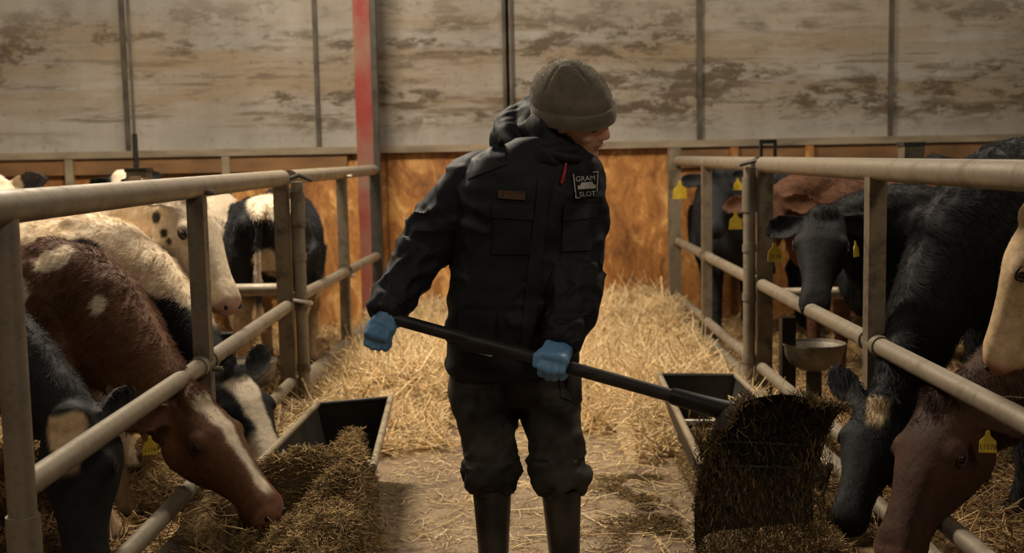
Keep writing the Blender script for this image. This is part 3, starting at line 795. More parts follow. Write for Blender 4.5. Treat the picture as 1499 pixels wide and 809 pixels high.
        mb.loft(rg); eartip.append((base, dr, fr))
    # legs
    for i, sd in enumerate((1, -1)):
        fx = fore[i]
        P = [Bp(.38, sd * .15, .80), Bp(.35, sd * .165, .60), Bp(.37 + fx * .45, sd * .15, .37), Bp(.37 + fx * .9, sd * .145, .13), Bp(.385 + fx, sd * .145, .06), Bp(.41 + fx, sd * .145, 0)]
        mb.tube(P, [.12 * s, .078 * s, .047 * s, .036 * s, .042 * s, .052 * s], 12); mb.ball(P[2], fw * .05 * s, lf * .045 * s, Zv * .06 * s)
        hx = hind[i]
        P = [Bp(-.50, sd * .13, .86), Bp(-.40 + hx * .2, sd * .17, .64), Bp(-.60 + hx * .6, sd * .145, .43), Bp(-.585 + hx * .8, sd * .14, .30), Bp(-.545 + hx, sd * .14, .11), Bp(-.525 + hx, sd * .14, .05), Bp(-.50 + hx, sd * .14, 0)]
        mb.tube(P, [.17 * s, .125 * s, .062 * s, .045 * s, .038 * s, .044 * s, .052 * s], 12)
    if tail: mb.tube([Bp(-.68, 0, 1.12), Bp(-.775, 0, 1.06), Bp(-.80, .01, .85), Bp(-.79, .02, .6), Bp(-.78, .02, .42)], [.045 * s, .028 * s, .022 * s, .02 * s, .034 * s], 10)
    me = remesh(mb, voxel, 5, .5)
    P = coords(me); Nn = normals(me)
    # skin folds and ribs as fine relief
    f = fbm(P * 9, 3, seed) - .5; f2 = fbm(P * np.array([26, 26, 26]), 2, seed + 4) - .5
    q = P - np.array(poll); hl = np.stack([q @ np.array(ha), q @ np.array(hu), q @ np.array(hsd)], 1) / hs
    bl = P - np.array(org); bl = np.stack([bl @ np.array(fw), bl @ np.array(lf), bl[:, 2]], 1) / s
    onhead = (hl[:, 0] > -.06) & (np.abs(hl[:, 2]) < .30) & (np.linalg.norm(hl - np.array([.2, -.1, 0]), axis=1) < .36)
    ribs = np.sin(bl[:, 0] * 62) * sstep(-.3, -.15, bl[:, 0]) * sstep(.28, .12, bl[:, 0]) * sstep(.55, .7, bl[:, 2]) * sstep(1.1, .95, bl[:, 2])
    amp = np.where(onhead, .006, .016)
    P2 = P + Nn * (f * amp + f2 * amp * .25 + ribs * .004)[:, None]
    setco(me, P2)
    C = coat(P, bl, hl)
    # muzzle leather and inner details
    mz = sstep(.395, .415, hl[:, 0] - .25 * np.maximum(hl[:, 1] + .05, 0) + .004 * (fbm(P * 90, 2, 3) - .5)) * (np.abs(hl[:, 2]) < .08) * (hl[:, 1] > -.17) * onhead
    C = C * (1 - mz[:, None]) + L3(*nose) * mz[:, None]
    hoof = sstep(.07, .045, bl[:, 2])[:, None]; C = C * (1 - hoof) + L3(58, 48, 38) * hoof
    setcol(me, C)
    link('body', me, M['hide'], root)
    # eyes, nostrils
    bv = BVHTree.FromPolygons([tuple(v) for v in P2], [tuple(p.vertices) for p in me.polygons]) if detail else None
    if detail:
        for sd in (-1, 1):
            o_, d_ = Hp(.142, -.045, sd * .3), -hsd * sd
            h = bv.ray_cast(o_, d_)
            c = h[0] if h[0] is not None else Hp(.142, -.045, sd * .098)
            c = c - hsd * sd * .011 * hs
            lidn = (hsd * sd + hu * .15 + ha * .25).normalized()
            e = MB().ball(c, ha * .0165 * hs, hu * .0125 * hs, lidn * .0145 * hs).build('eye', M['eye'], root)
            for s2, nm in ((1, 'upper_lid'), (-1, 'lower_lid')):
                pts = []
                for k in range(9):
                    a = math.pi * k / 8; pts.append(c + ha * (-math.cos(a)) * .021 * hs + hu * s2 * math.sin(a) * .0135 * hs + lidn * (.005 + .006 * math.sin(a)) * hs)
                ld = MB().tube(pts, [.0015 * hs] + [.0035 * hs] * 7 + [.0015 * hs], 8).build(nm, M['lid_dark'], e)
            n_ = Hp(.428, -.075, sd * .034)
            h = bv.find_nearest(n_)
            MB().ball(h[0] - h[1] * .003, ha * .008 * hs, (hu + hsd * sd * .5).normalized() * .013 * hs, hsd * .010 * hs).build('nostril', M['nostril'], root)
    if hair:
        def flow(q):
            r = np.tile(np.array(-fw), (len(q), 1)) * .7 + np.array([0, 0, -.75])
            hq = q - np.array(poll); k = ((hq @ np.array(ha)) / hs); dist = np.linalg.norm(hq - np.array(ha) * .2 * hs, axis=1)
            w = sstep(.38 * hs, .25 * hs, dist)[:, None]
            up = np.array(-ha) * .0 + np.array(ha) * .9
            return r * (1 - w) + up * w
        def ln(q):
            hq = q - np.array(poll); dist = np.linalg.norm(hq - np.array(ha) * .22 * hs, axis=1)
            t_ = (hq @ np.array(ha)) / hs
            l = hlen * (.36 + .64 * sstep(.22 * hs, .36 * hs, dist))
            return l + tuft * np.exp(-(np.linalg.norm(hq, axis=1) / .075) ** 2)
        fur('fur', me, C, hair, ln, hrad, flow, root, seed)
    for tg in tags: ear_tag(root, *tg[:2], **(tg[2] if len(tg) > 2 else {}))
    return root, Hp, Bp
M['lid_dark'] = speck('eyelid', lin(34, 26, 22), lin(52, 40, 32), 40, .6)

BLK, WHT, CRM, RED_, DRED = L3(25, 24, 23), L3(206, 190, 166), L3(212, 188, 152), L3(98, 64, 39), L3(68, 45, 29)
def solid(c, c2=None, f=.5, seed=0):
    c = np.array(c); c2 = c * .7 if c2 is None else np.array(c2)
    def fn(P, bl, hl):
        k = fbm(P * 5, 3, seed)[:, None]; return c * (1 - k * f) + c2 * k * f
    return fn
def patches(P, sp, seed=0, amp=.5, sharp=.12):
    """1 inside any of the spheres (centre, radius), with a ragged edge"""
    m_ = np.zeros(len(P)); nz = (fbm(P * 11, 3, seed) - .5) * amp
    for c, r in sp:
        q = P - np.array(c); q[:, 1] *= .25; d = np.linalg.norm(q, axis=1) / r + nz; m_ = np.maximum(m_, sstep(1 + sharp, 1 - sharp, d))
    return m_[:, None]
def blaze(hl, P, w0=.02, w1=.05, t0=-.02, t1=.37, seed=5, star=0, starR=.05):
    """white stripe down the face in head space"""
    nz = (fbm(P * 24, 2, seed) - .5) * .025
    w = w0 + (w1 - w0) * sstep(.25, .02, hl[:, 0]) + nz
    m_ = sstep(w + .008, w - .008, np.abs(hl[:, 2])) * sstep(t0 - .01, t0 + .01, hl[:, 0] + nz) * sstep(t1 + .02, t1 - .02, hl[:, 0]) * sstep(-.09, -.06, hl[:, 1])
    return m_[:, None]
def mix(a, b, m_): return a * (1 - m_) + b * m_

# --- left row
LG, RG = 'cows feeding on the left', 'cows feeding on the right'
def c_L1(P, bl, hl):
    c = solid(BLK, L3(34, 33, 33), .8, 2)(P, bl, hl)
    m_ = blaze(hl, P, .012, .052, .0, .15, 4); return mix(c, L3(196, 168, 130), m_)
cow('black cow with small white forehead patch, head hanging behind the near left rail', LG, (-1.76, 3.50), -14, .93, U(98, 606, 3.16), U(112, 845, 3.00), c_L1, hs=1.06,
    uphint=(.05, -1, .15), ears=((70, 30), (45, 20)), hair=78000, seed=11, nose=(34, 30, 28))
def c_L2(P, bl, hl):
    c = solid(RED_, DRED, .75, 3)(P, bl, hl)
    fw_ = patches(P, [(U(80, 378, 3.95), .04), (U(60, 384, 3.95), .035), (U(126, 450, 3.78), .042), (U(38, 424, 4.0), .05)], 6, .7)
    c = mix(c, WHT, fw_)
    hd = np.linalg.norm(hl - np.array([.2, -.1, 0]), axis=1) < .42; leg = (sstep(.50, .40, bl[:, 2]) * ~hd)[:, None]; c = mix(c, L3(214, 180, 136), leg)
    bel = (sstep(.62, .54, bl[:, 2]) * (np.abs(bl[:, 1]) < .2) * (bl[:, 0] < .5) * ~hd)[:, None]; c = mix(c, WHT, bel)
    c = mix(c, WHT * .95, blaze(hl, P, .017, .040, .02, .37, 9))
    thr = (sstep(-.185, -.225, hl[:, 1]) * sstep(.22, .1, hl[:, 0]) * (hl[:, 0] > -.25))[:, None]; return mix(c, CRM * .8, thr * .8)
L2p, L2m = U(284, 578, 3.72), U(418, 728, 3.58)
cow('red brown cow with white blaze and yellow tag, head low over the left silage', LG, (-1.56, 4.12), -14, .90, L2p, L2m, c_L2, hs=1.08, uphint=(.62, -.34, .75),
    ears=((35, 45), (38, 42)), hair=104000, seed=12, nose=(126, 88, 70), tags=[(U(219, 640, 3.56), (.25, -1, .1), dict(size=.043, txt='1174')), (U(176, 660, 3.72), (.9, -.5, 0), dict(size=.036))], tuft=.02, fore=(.10, .22))
def c_L3(P, bl, hl):
    c = solid(WHT, CRM, .8, 4)(P, bl, hl)
    b = patches(P, [(U(112, 386, 4.5), .10), (U(250, 512, 4.48), .20), (U(205, 478, 4.48), .13), (U(330, 610, 4.25), .33), (U(300, 568, 4.4), .20)], 7, .35, .08)
    c = mix(c, BLK, b)
    hd = ((hl[:, 0] > -.1) & (np.linalg.norm(hl - np.array([.2, -.1, 0]), axis=1) < .40))[:, None]
    c = mix(c, BLK, hd); m_ = blaze(hl, P, .034, .058, .035, .5, 3)
    low = sstep(.26, .31, hl[:, 0] + .02 * np.sin(hl[:, 2] * 40))[:, None] * hd
    return mix(c, WHT * .92, np.maximum(m_, low))
cow('black and white cow with broad white blaze, head down behind the brown one', LG, (-1.66, 4.72), -8, .96, U(342, 544, 4.36), U(424, 682, 4.10), c_L3, hs=1.06, uphint=(.55, -.62, .6),
    ears=((-8, 75), (20, 60)), hair=78000, seed=13, nose=(186, 150, 128), tuft=.012)
def c_L4(P, bl, hl):
    c = solid(L3(216, 200, 176), L3(196, 172, 136), .7, 5)(P, bl, hl)
    sp = [(U(a, b, 4.75), r) for a, b, r in ((243, 340, .022), (252, 352, .018), (225, 372, .02), (232, 400, .022), (226, 404, .028), (235, 425, .035), (246, 436, .02), (243, 400, .014), (226, 318, .03), (229, 420, .022), (240, 445, .022), (248, 452, .02), (215, 400, .014))]
    et = (sstep(.16, .20, np.abs(hl[:, 2])) * (hl[:, 0] < .02))[:, None]; return mix(mix(c, BLK * 1.3, patches(P, sp, 8, .5, .2)), L3(60, 56, 52), et)
cow('white cow with a few black specks, head raised between the left gate rails', LG, (-1.70, 5.18), -4, 1.0, U(280, 284, 4.82), U(368, 446, 4.66), c_L4, hs=1.16, uphint=(.9, -.35, .35),
    ears=((15, 60), (22, 62)), hair=78000, seed=14, nose=(168, 132, 116), tuft=.012, neckz=.12)
def c_L5(P, bl, hl):
    c = solid(BLK, L3(36, 36, 40), .8, 6)(P, bl, hl)
    w = patches(P, [(U(385, 292, 6.2), .10), (U(412, 290, 6.2), .09), (U(450, 300, 6.2), .07), (U(384, 385, 6.12), .075), (U(386, 412, 6.12), .05), (U(385, 470, 6.12), .05)], 9, .5)
    c = mix(c, WHT, w); leg = sstep(.62, .52, bl[:, 2] + .1 * (fbm(P * 6, 2, 2) - .5))[:, None]; return mix(c, L3(190, 160, 120), leg * .85)
cow('black and white cow seen from behind, standing beyond the doubled left post', 'cows further back in the left pen', (-1.41, 7.25), 94, .95, (-1.42, 7.95, .80), (-1.42, 8.15, .5), c_L5, ears=((60, 60), (60, 60)),
    voxel=.014, hair=32500, hrad=.0016, seed=15, detail=False, gz=.09)
def c_L6(P, bl, hl):
    c = solid(BLK, L3(38, 38, 42), .8, 7)(P, bl, hl); return mix(c, WHT, patches(P, [(U(338, 300, 7.75), .13), (U(352, 330, 7.75), .1)], 10, .5))
cow('black cow with white stripe over the rump, behind the white cow', 'cows further back in the left pen', (-2.06, 8.05), 86, .96, (-2.1, 8.55, .95), (-2.2, 8.75, .65), c_L6, voxel=.016, hair=19500, hrad=.0018, seed=16, detail=False, gz=.09, hs=.8)
def c_L7(P, bl, hl):
    c = solid(L3(128, 70, 38), DRED, .6, 8)(P, bl, hl); return mix(c, WHT, blaze(hl, P, .03, .05, .05, .3, 3))
cow('brown cow with yellow tag peering between rail and white back', 'cows further back in the left pen', (-2.12, 6.55), -78, .98, U(172, 298, 6.1), U(132, 385, 5.85), c_L7, voxel=.014, hair=19500, hrad=.0016, seed=17, gz=.09, uphint=(-.35, -.6, .6),
    tags=[(U(187, 308, 5.98), (-.1, -1, 0), dict(size=.085))], neckz=.1)
def c_L8(P, bl, hl):
    c = solid(BLK, L3(36, 36, 40), .8, 9)(P, bl, hl); return mix(c, WHT, blaze(hl, P, .03, .06, -.05, .3, 3))
cow('black cow with white forehead just showing above the left top rail', 'cows further back in the left pen', (-2.62, 7.75), -88, .98, U(176, 254, 7.45), U(178, 345, 7.2), c_L8, voxel=.016, hair=15600, hrad=.0018, seed=18, gz=.09, uphint=(0, -.8, .6), neckz=.15, detail=False)
def c_L9(P, bl, hl):
    c = solid(WHT, CRM, .7, 10)(P, bl, hl); e = ((np.abs(hl[:, 2]) > .13) & (hl[:, 0] < .1))[:, None]; return mix(c, L3(58, 56, 58), e * 1.0)
cow('white cow with dark grey ear at the left edge above the rail', 'cows further back in the left pen', (-2.80, 6.15), -84, 1.0, U(-12, 262, 5.7), U(-25, 370, 5.45), c_L9, voxel=.014, hair=19500, hrad=.0016, seed=19, gz=.09, uphint=(0, -.8, .6), neckz=.15, ears=((0, 5), (-20, 5)))
# --- right row
def c_R1(P, bl, hl):
    c = solid(L3(80, 53, 36), L3(48, 34, 26), .9, 12)(P, bl, hl)
    k = (sstep(.17, .26, hl[:, 0]) * (np.linalg.norm(hl - np.array([.2, -.1, 0]), axis=1) < .40))[:, None]; return mix(c, L3(66, 43, 33), k * .5)
cow('dark red brown cow with yellow tag, head down in the right silage', RG, (1.92, 3.55), 188, .88, U(1378, 578, 3.30), U(1280, 792, 3.12), c_R1, hs=1.14, neckz=-.12, uphint=(-.80, -.42, .45),
    ears=((40, 20), (45, 55)), hair=117000, seed=21, nose=(120, 86, 72), tags=[(U(1446, 632, 3.12), (-.2, -1, .15), dict(size=.045, txt='11578'))], tuft=.03)
def c_R4(P, bl, hl):
    c = solid(L3(28, 28, 30), L3(42, 41, 42), .8, 13)(P, bl, hl); return mix(c, L3(196, 174, 138), blaze(hl, P, .0, .036, .005, .10, 4))
cow('large black cow with pale forehead patch, head down beside the shovel', RG, (1.78, 4.22), 186, 1.13, U(1292, 584, 3.66), U(1226, 778, 3.40), c_R4, uphint=(-.45, -.8, .4), zsc=1.02,
    ears=((20, 45), (0, 62)), hair=143000, seed=22, nose=(34, 32, 34), tuft=.02, hlen=.026)
def c_R3(P, bl, hl): return solid(L3(21, 21, 22), L3(31, 31, 32), .8, 14)(P, bl, hl)
cow('black calf with a tag in each ear, chin over the right middle rail', RG, (1.68, 5.15), 183, .97, U(1206, 308, 4.94), U(1186, 466, 4.58), c_R3, hs=1.08, uphint=(-.28, -.8, .75),
    ears=((30, 10), (26, 0)), hair=78000, seed=23, nose=(40, 38, 40), tags=[(U(1134, 357, 4.72), (0, -1, .1), dict(size=.058, txt='1578')), (U(1252, 354, 4.68), (.75, -.6, .1), dict(size=.048))], neckz=.12, tuft=.015)
def c_R5(P, bl, hl): return solid(L3(206, 180, 142), L3(184, 152, 114), .7, 15)(P, bl, hl)
cow('cream coloured cow whose face enters at the right edge', RG, (2.05, 2.98), 180, .92, U(1508, 306, 3.02), U(1420, 494, 3.12), c_R5, uphint=(-.85, .35, .4),
    ears=((10, 20), (10, 20)), hair=65000, seed=24, nose=(170, 124, 104), neckz=.15)
def c_R6(P, bl, hl): return solid(L3(29, 30, 32), L3(42, 44, 47), .7, 16)(P, bl, hl)
cow('black cow with yellow tags facing out by the far right gate', 'cows further back in the right pen', (1.52, 7.75), -96, 1.0, U(1052, 252, 7.5), U(1046, 352, 7.2), c_R6, voxel=.014, hair=26000, hrad=.0016, seed=25, gz=.09, uphint=(-.1, -.8, .6),
    ears=((-22, 0), (20, 0)), tags=[(U(995, 266, 7.3), (0, -1, 0), dict(size=.085)), (U(1080, 262, 7.3), (0, -1, 0), dict(size=.055))], neckz=.18)
def c_R7(P, bl, hl): return solid(L3(94, 60, 39), L3(66, 43, 30), .7, 17)(P, bl, hl)
cow('brown cow with tagged ear between the doubled right posts and the black calf', 'cows further back in the right pen', (1.82, 6.75), 197, 1.0, U(1122, 282, 6.55), U(1100, 390, 6.30), c_R7, hs=1.15, voxel=.014, hair=26000, hrad=.0016, seed=26, gz=.09, uphint=(-.4, -.8, .6),
    ears=((10, 0), (24, 0)), tags=[(U(1077, 312, 6.35), (0, -1, 0), dict(size=.07))], neckz=.12)
def c_R8(P, bl, hl): return solid(L3(28, 30, 34), L3(44, 46, 50), .7, 18)(P, bl, hl)
cow('black cow standing sideways behind the brown one on the right', 'cows further back in the right pen', (3.04, 8.05), 3, 1.05, (3.75, 8.0, 1.15), (4.05, 8.0, .9), c_R8, voxel=.016, hair=15600, hrad=.0018, seed=27, gz=.09, detail=False)
# ------------------------------------------------------------------ the person with the shovel
PY = 3.54
person = empty('person', (U(770, 880, PY).x, PY, 0), 'person in black work jacket, olive knit hat and blue gloves emptying a shovel', 'person')
TY = math.radians(10)
tr = Vector((math.cos(TY), math.sin(TY), 0)); tf = Vector((math.sin(TY), -math.cos(TY), 0))     # torso right (viewer's right) and front
Zv = Vector((0, 0, 1))
def hring(c, hw, hd, n=28, p=2.5, tilt=0): return ell(c, tr, -tf, hw, hd, n, p)
def wrinkle(me, bones, amp, seed, freq=14, extra=.006):
    """cloth folds running askew round each bone (a, b, weight)"""
    P, Nn = coords(me), normals(me); tot = np.zeros(len(P)); best = np.full(len(P), 9.0)
    for i, (a, b, w) in enumerate(bones):
        a, b = np.array(a), np.array(b); ab = b - a; L = np.linalg.norm(ab); ab /= L
        x = np.cross(ab, [0, 1, 0.1]); x /= np.linalg.norm(x); y = np.cross(ab, x)
        t = (P - a) @ ab; tc = np.clip(t, 0, L); q = P - a - tc[:, None] * ab; d = np.linalg.norm(q, axis=1)
        c, s_ = (q @ x) / (d + 1e-6), (q @ y) / (d + 1e-6)
        wob = fbm(P * 6, 2, seed + i * 7) - .5
        n1 = fbm(np.stack([(t + .05 * c + .05 * wob) * freq, c * .8 + 3.7 * i, s_ * .8], 1), 2, seed + i)
        n2 = fbm(np.stack([(t - .06 * s_ + .06 * wob) * freq * 1.9, c * 1.1 + 9.1 * i, s_ * 1.1], 1), 1, seed + i + 90)
        r = np.exp(-((n1 - .5) / .13) ** 2) * .75 + np.exp(-((n2 - .5) / .16) ** 2) * .28
        k = d < best; tot = np.where(k, (r - .35) * w, tot); best = np.minimum(best, d)
    big = fbm(P * 7, 2, seed + 50) - .5
    setco(me, P + Nn * (tot * amp + big * extra * 1.6)[:, None]); me.update()
    return me
# ----- skeleton points
hemY, neckY = 3.565, 3.47
TORSO = [(750, 545, .200, .150), (750, 530, .210, .160), (752, 480, .206, .156), (757, 420, .203, .152), (763, 360, .203, .150), (769, 310, .208, .152), (774, 275, .214, .148), (778, 250, .208, .136), (783, 230, .176, .120), (790, 213, .125, .105), (797, 200, .09, .09)]
def torso_pt(px, py):
    t = (545 - py) / 345; return U(px, py, hemY * (1 - t) + neckY * t)
armL = [(U(700, 262, 3.50), .088), (U(662, 308, 3.53), .094), (U(618, 366, 3.55), .086), (U(590, 412, 3.50), .070), (U(568, 452, 3.43), .056), (U(563, 463, 3.415), .050)]
armR = [(U(842, 262, 3.50), .084), (U(848, 325, 3.47), .086), (U(846, 392, 3.43), .080), (U(838, 445, 3.365), .071), (U(824, 496, 3.295), .056), (U(821, 505, 3.285), .050)]
HA, HE = U(561, 462, 3.405), U(1034, 593, 3.10)             # handle ends
hdir = (HE - HA).normalized()
# jacket
mb = MB(); mb.loft([hring(torso_pt(px, py), hw, hd) for px, py, hw, hd in TORSO])
for arm in (armL, armR):
    mb.tube([p for p, r in arm], [r for p, r in arm], 18); mb.ball(arm[0][0], tr * .088, tf * .085, Zv * .085)
    c = arm[-1][0]; d = (arm[-1][0] - arm[-3][0]).normalized()
    mb.tube([c - d * .055, c + d * .004], [.058, .054], 18)          # cuff
mb.ball(torso_pt(748, 440) + tf * .03, tr * .19, tf * .14, Zv * .2)
me = remesh(mb, .0085, 3)
wrinkle(me, [(U(750, 545, 3.56), U(795, 210, 3.48), .35), (armL[0][0], armL[2][0], 1.0), (armL[2][0], armL[5][0], 1.25), (armR[0][0], armR[2][0], .9), (armR[2][0], armR[5][0], 1.3)], .017, 5, 12)
jacket = link('jacket', me, M['jacket'], person)
JV = [tuple(v) for v in coords(me)]; JB = BVHTree.FromPolygons(JV, [tuple(p.vertices) for p in me.polygons])
def on_jacket(px, py, off, bv=JB):
    d = ray(px, py).normalized(); h = bv.ray_cast(CAMPOS, d)
    p = h[0] if h[0] is not None else U(px, py, 3.40)
    return p - d * off
def patch(name, quad, mat, parent, nx=8, ny=6, off=.004, th=.004, bv=None, rnd=0):
    """cloth piece lying on the jacket; quad of four pixels on the garment, clockwise from top left"""
    bv = bv or JB; (a, b, c, d) = [Vector((*q, 0)) for q in quad]; V, F = [], []
    for lay in (off + th, -.006):
        for j in range(ny + 1):
            for i in range(nx + 1):
                u, v = i / nx, j / ny; q = (a * (1 - u) + b * u) * (1 - v) + (d * (1 - u) + c * u) * v; V.append(on_jacket(q.x, q.y, lay, bv))
    w = nx + 1; k = w * (ny + 1)
    for j in range(ny):
        for i in range(nx):
            e = j * w + i; F += [(e, e + w, e + w + 1, e + 1), (k + e, k + e + 1, k + e + w + 1, k + e + w)]
    ring_ = [i for i in range(w)] + [j * w + nx for j in range(1, ny + 1)] + [ny * w + i for i in range(nx - 1, -1, -1)] + [j * w for j in range(ny - 1, 0, -1)]
    for i in range(len(ring_)): e, f = ring_[i], ring_[(i + 1) % len(ring_)]; F.append((e, f, k + f, k + e))
    return MB().add(V, F).build(name, mat, parent)
patch('storm_flap', [(788, 262), (806, 262), (778, 528), (758, 528)], M['jacket'], jacket, 3, 30, .003, .004)
patch('chest_pocket', [(722, 302), (780, 304), (776, 372), (720, 372)], M['jacket'], jacket, 8, 8, .003, .005)
patch('pocket_flap', [(720, 298), (782, 300), (781, 322), (719, 318)], M['jacket2'], jacket, 8, 4, .008, .006)
patch('chest_pocket', [(826, 304), (872, 302), (866, 366), (822, 368)], M['jacket'], jacket, 8, 8, .003, .005)
patch('pocket_flap', [(826, 300), (876, 298), (874, 318), (824, 324)], M['jacket2'], jacket, 8, 4, .008, .006)
patch('shoulder_panel', [(690, 232), (736, 204), (742, 240), (684, 262)], M['jacket2'], jacket, 8, 5, .002, .003)
patch('side_pocket', [(672, 452), (726, 456), (724, 520), (670, 514)], M['jacket2'], jacket, 8, 6, .003, .005)
np_ = patch('name_patch', [(729, 278), (769, 280), (769, 293), (729, 290)], M['brownpatch'], jacket, 6, 3, .005, .003)
np_['label'] = 'brown reflective name strip'
bd = patch('badge', [(838, 254), (876, 250), (874, 288), (842, 291)], M['badgeblack'], jacket, 8, 8, .006, .003); bd['label'] = 'black company badge with white lettering'
def badge_text(txt, cx, cy, size, ang=-4):
    V, F = text_mesh(txt, size); ca, sa = math.cos(math.radians(ang)), math.sin(math.radians(ang))
    pts = [on_jacket(cx + v[0] * ca - (-v[1]) * sa, cy + (-v[1]) * ca + v[0] * sa, .0125) for v in V]
    return MB().add(pts, F).build('badge_lettering', M['badgewhite'], bd, smooth=False)
badge_text('GRAM', 857, 261.5, 10.5); badge_text('SLOT', 860, 284, 10.0)
def badge_poly(pts, nm='badge_emblem'):
    return MB().add([on_jacket(x, y, .0125) for x, y in pts], [tuple(range(len(pts)))]).build(nm, M['badgewhite'], bd, smooth=False)
patch('badge_emblem', [(846, 271.5), (872, 270), (872, 275.5), (846, 277)], M['badgewhite'], bd, 6, 2, .0095, .002)
patch('badge_emblem', [(851, 267), (867, 266), (869, 270.5), (849.5, 271.8)], M['badgewhite'], bd, 5, 2, .0095, .002)
for q in (((838.5, 254.5), (840, 254.3), (844, 290), (842.5, 290.3)), ((842.5, 289), (849, 288.6), (849, 290), (842.5, 290.4)), ((875, 250.3), (876.3, 250.2), (874.6, 280), (873.4, 280.2)), ((868, 251.3), (876, 250.3), (876, 251.6), (868, 252.6))):
    badge_poly(q, 'badge_border')
MB().tube([on_jacket(829, 236, .012), on_jacket(827, 250, .014), on_jacket(824, 262, .014), on_jacket(822, 268, .012)], [.003, .004, .0055, .004], 8).build('zip_pull', M['redpull'], jacket)
# cuffs
for arm, nm in ((armL, 'cuff'), (armR, 'cuff')):
    c = arm[-1][0]; d = (arm[-1][0] - arm[-3][0]).normalized()
    MB().tube([c - d * .05, c - d * .045, c - d * .002, c + d * .006], [.057, .0625, .0585, .050], 22).build(nm, M['jacket2'], jacket)
# hood and collar round the neck
mb = MB(); nk = torso_pt(797, 200)
mb.loft([ell(U(797 + dx, y, 3.47), tr, -tf, hw, hd, 24, 2.2) for dx, y, hw, hd in ((-8, 242, .115, .115), (-2, 230, .118, .118), (3, 220, .112, .116), (6, 213, .098, .108))])
pts, rad = [], []
for k in range(17):            # hood roll behind the head
    a = math.radians(-28 + 222 * k / 16); e = math.sin(math.radians(180 * k / 16))
    base = U(806, 212, 3.50); pts.append(base + tr * math.cos(a) * .118 - tf * (math.sin(a) * .118 - .02) + Zv * (-.045 + .125 * e - .03 * math.cos(a)) - tr * .035 * e); rad.append(.022 + .030 * e)
mb.tube(pts, rad, 14)
mb.ball(U(785, 182, 3.55), tr * .075, tf * .085, Zv * .085); mb.ball(U(765, 205, 3.56), tr * .10, tf * .09, Zv * .07)
mb.loft([ell(U(748 + dx, y, 3.54), (tr + Zv * .25).normalized(), -tf, hw, hd, 18, 2.2) for dx, y, hw, hd in ((50, 232, .10, .10), (38, 208, .085, .10), (32, 182, .066, .10), (34, 160, .050, .085), (42, 145, .030, .06))])
mb.ball(U(800, 206, 3.43), tr * .048, tf * .05, Zv * .040); mb.ball(U(815, 216, 3.41), tr * .035, tf * .04, Zv * .022); mb.ball(U(788, 190, 3.47), tr * .038, tf * .09, Zv * .06)
mh = remesh(mb, .008, 3); wrinkle(mh, [(U(740, 225, 3.52), U(850, 215, 3.45), .8), (U(770, 210, 3.56), U(770, 140, 3.56), 1.1)], .014, 31, 15, .004)
hood = link('hood', mh, M['jacket'], person); hood['label'] = 'black hood gathered round the neck'
HB = BVHTree.FromPolygons([tuple(v) for v in coords(mh)], [tuple(p.vertices) for p in mh.polygons])
MB().tube([U(786, 216, 3.41), U(806, 224, 3.37), U(830, 230, 3.36), U(850, 232, 3.38)], [.010, .016, .016, .010], 10).build('collar_lining', M['jacket2'], hood)
# ----- head: turned to the viewer's right and bent down
hf = Vector((.80, -.42, -.40)).normalized(); hup = Vector((.14, -.50, .86)); hup = (hup - hf * hup.dot(hf)).normalized(); hr = hf.cross(hup).normalized()
HC = U(844, 170, 3.45)
def hp(f, r, u): return HC + hf * f + hr * r + hup * u
mb = MB()
mb.ball(hp(-.015, 0, .03), hf * .098, hr * .077, hup * .100, 22, 14)
mb.loft([ell(hp(f, 0, u), hr, hf, hw, hd, 18, 2.2) for f, u, hw, hd in ((.012, .06, .068, .075), (.014, .02, .069, .078), (.018, -.02, .066, .076), (.026, -.055, .056, .066), (.036, -.085, .044, .052), (.044, -.108, .030, .036), (.046, -.118, .016, .02))])
mb.ball(hp(.092, 0, .022), hf * .014, hr * .055, hup * .016)                      # brow
mb.loft([ell(hp(f, 0, u), hr, hf, hw, hd, 12, 2) for f, u, hw, hd in ((.088, .022, .009, .012), (.094, .005, .011, .016), (.100, -.012, .013, .019), (.102, -.024, .016, .020), (.094, -.034, .013, .014))])
for s_ in (-1, 1):
    mb.ball(hp(.094, s_ * .013, -.027), hf * .013, hr * .009, hup * .008)
    mb.ball(hp(.062, s_ * .042, -.022), hf * .024, hr * .022, hup * .024)         # cheeks
    mb.ball(hp(-.005, s_ * .076, -.005), hf * .018, hr * .010, hup * .030)        # ears
mb.ball(hp(.088, 0, -.050), hf * .012, hr * .022, hup * .006); mb.ball(hp(.085, 0, -.061), hf * .013, hr * .019, hup * .007)   # lips
mb.ball(hp(.078, 0, -.095), hf * .018, hr * .020, hup * .016)                     # chin
# neck, trunk, limbs inside the clothes: one continuous body
mb.tube([hp(-.02, 0, -.02), hp(-.03, 0, -.09), U(797, 215, 3.48), U(792, 240, 3.49)], [.058, .054, .058, .07], 16)
mb.loft([hring(torso_pt(px, py), hw - .045, hd - .04) for px, py, hw, hd in TORSO[:-2]])
for arm in (armL, armR): mb.tube([p for p, r in arm], [max(.03, r - .028) for p, r in arm], 12)
hipL, hipR = U(712, 548, 3.56), U(798, 548, 3.56)
LEG_L = [(U(708, 560, 3.56), .098, .115), (U(708, 600, 3.55), .100, .112), (U(714, 640, 3.54), .088, .098), (U(718, 668, 3.53), .080, .090), (U(718, 690, 3.53), .080, .088), (U(720, 712, 3.53), .066, .074)]
LEG_R = [(U(800, 560, 3.56), .098, .115), (U(805, 600, 3.54), .092, .110), (U(812, 640, 3.52), .084, .096), (U(816, 665, 3.51), .086, .092), (U(819, 690, 3.51), .084, .088), (U(821, 714, 3.51), .068, .074)]
footL = Vector((U(722, 800, 3.53).x, 3.53, 0)); footR = Vector((U(826, 800, 3.50).x, 3.50, 0))
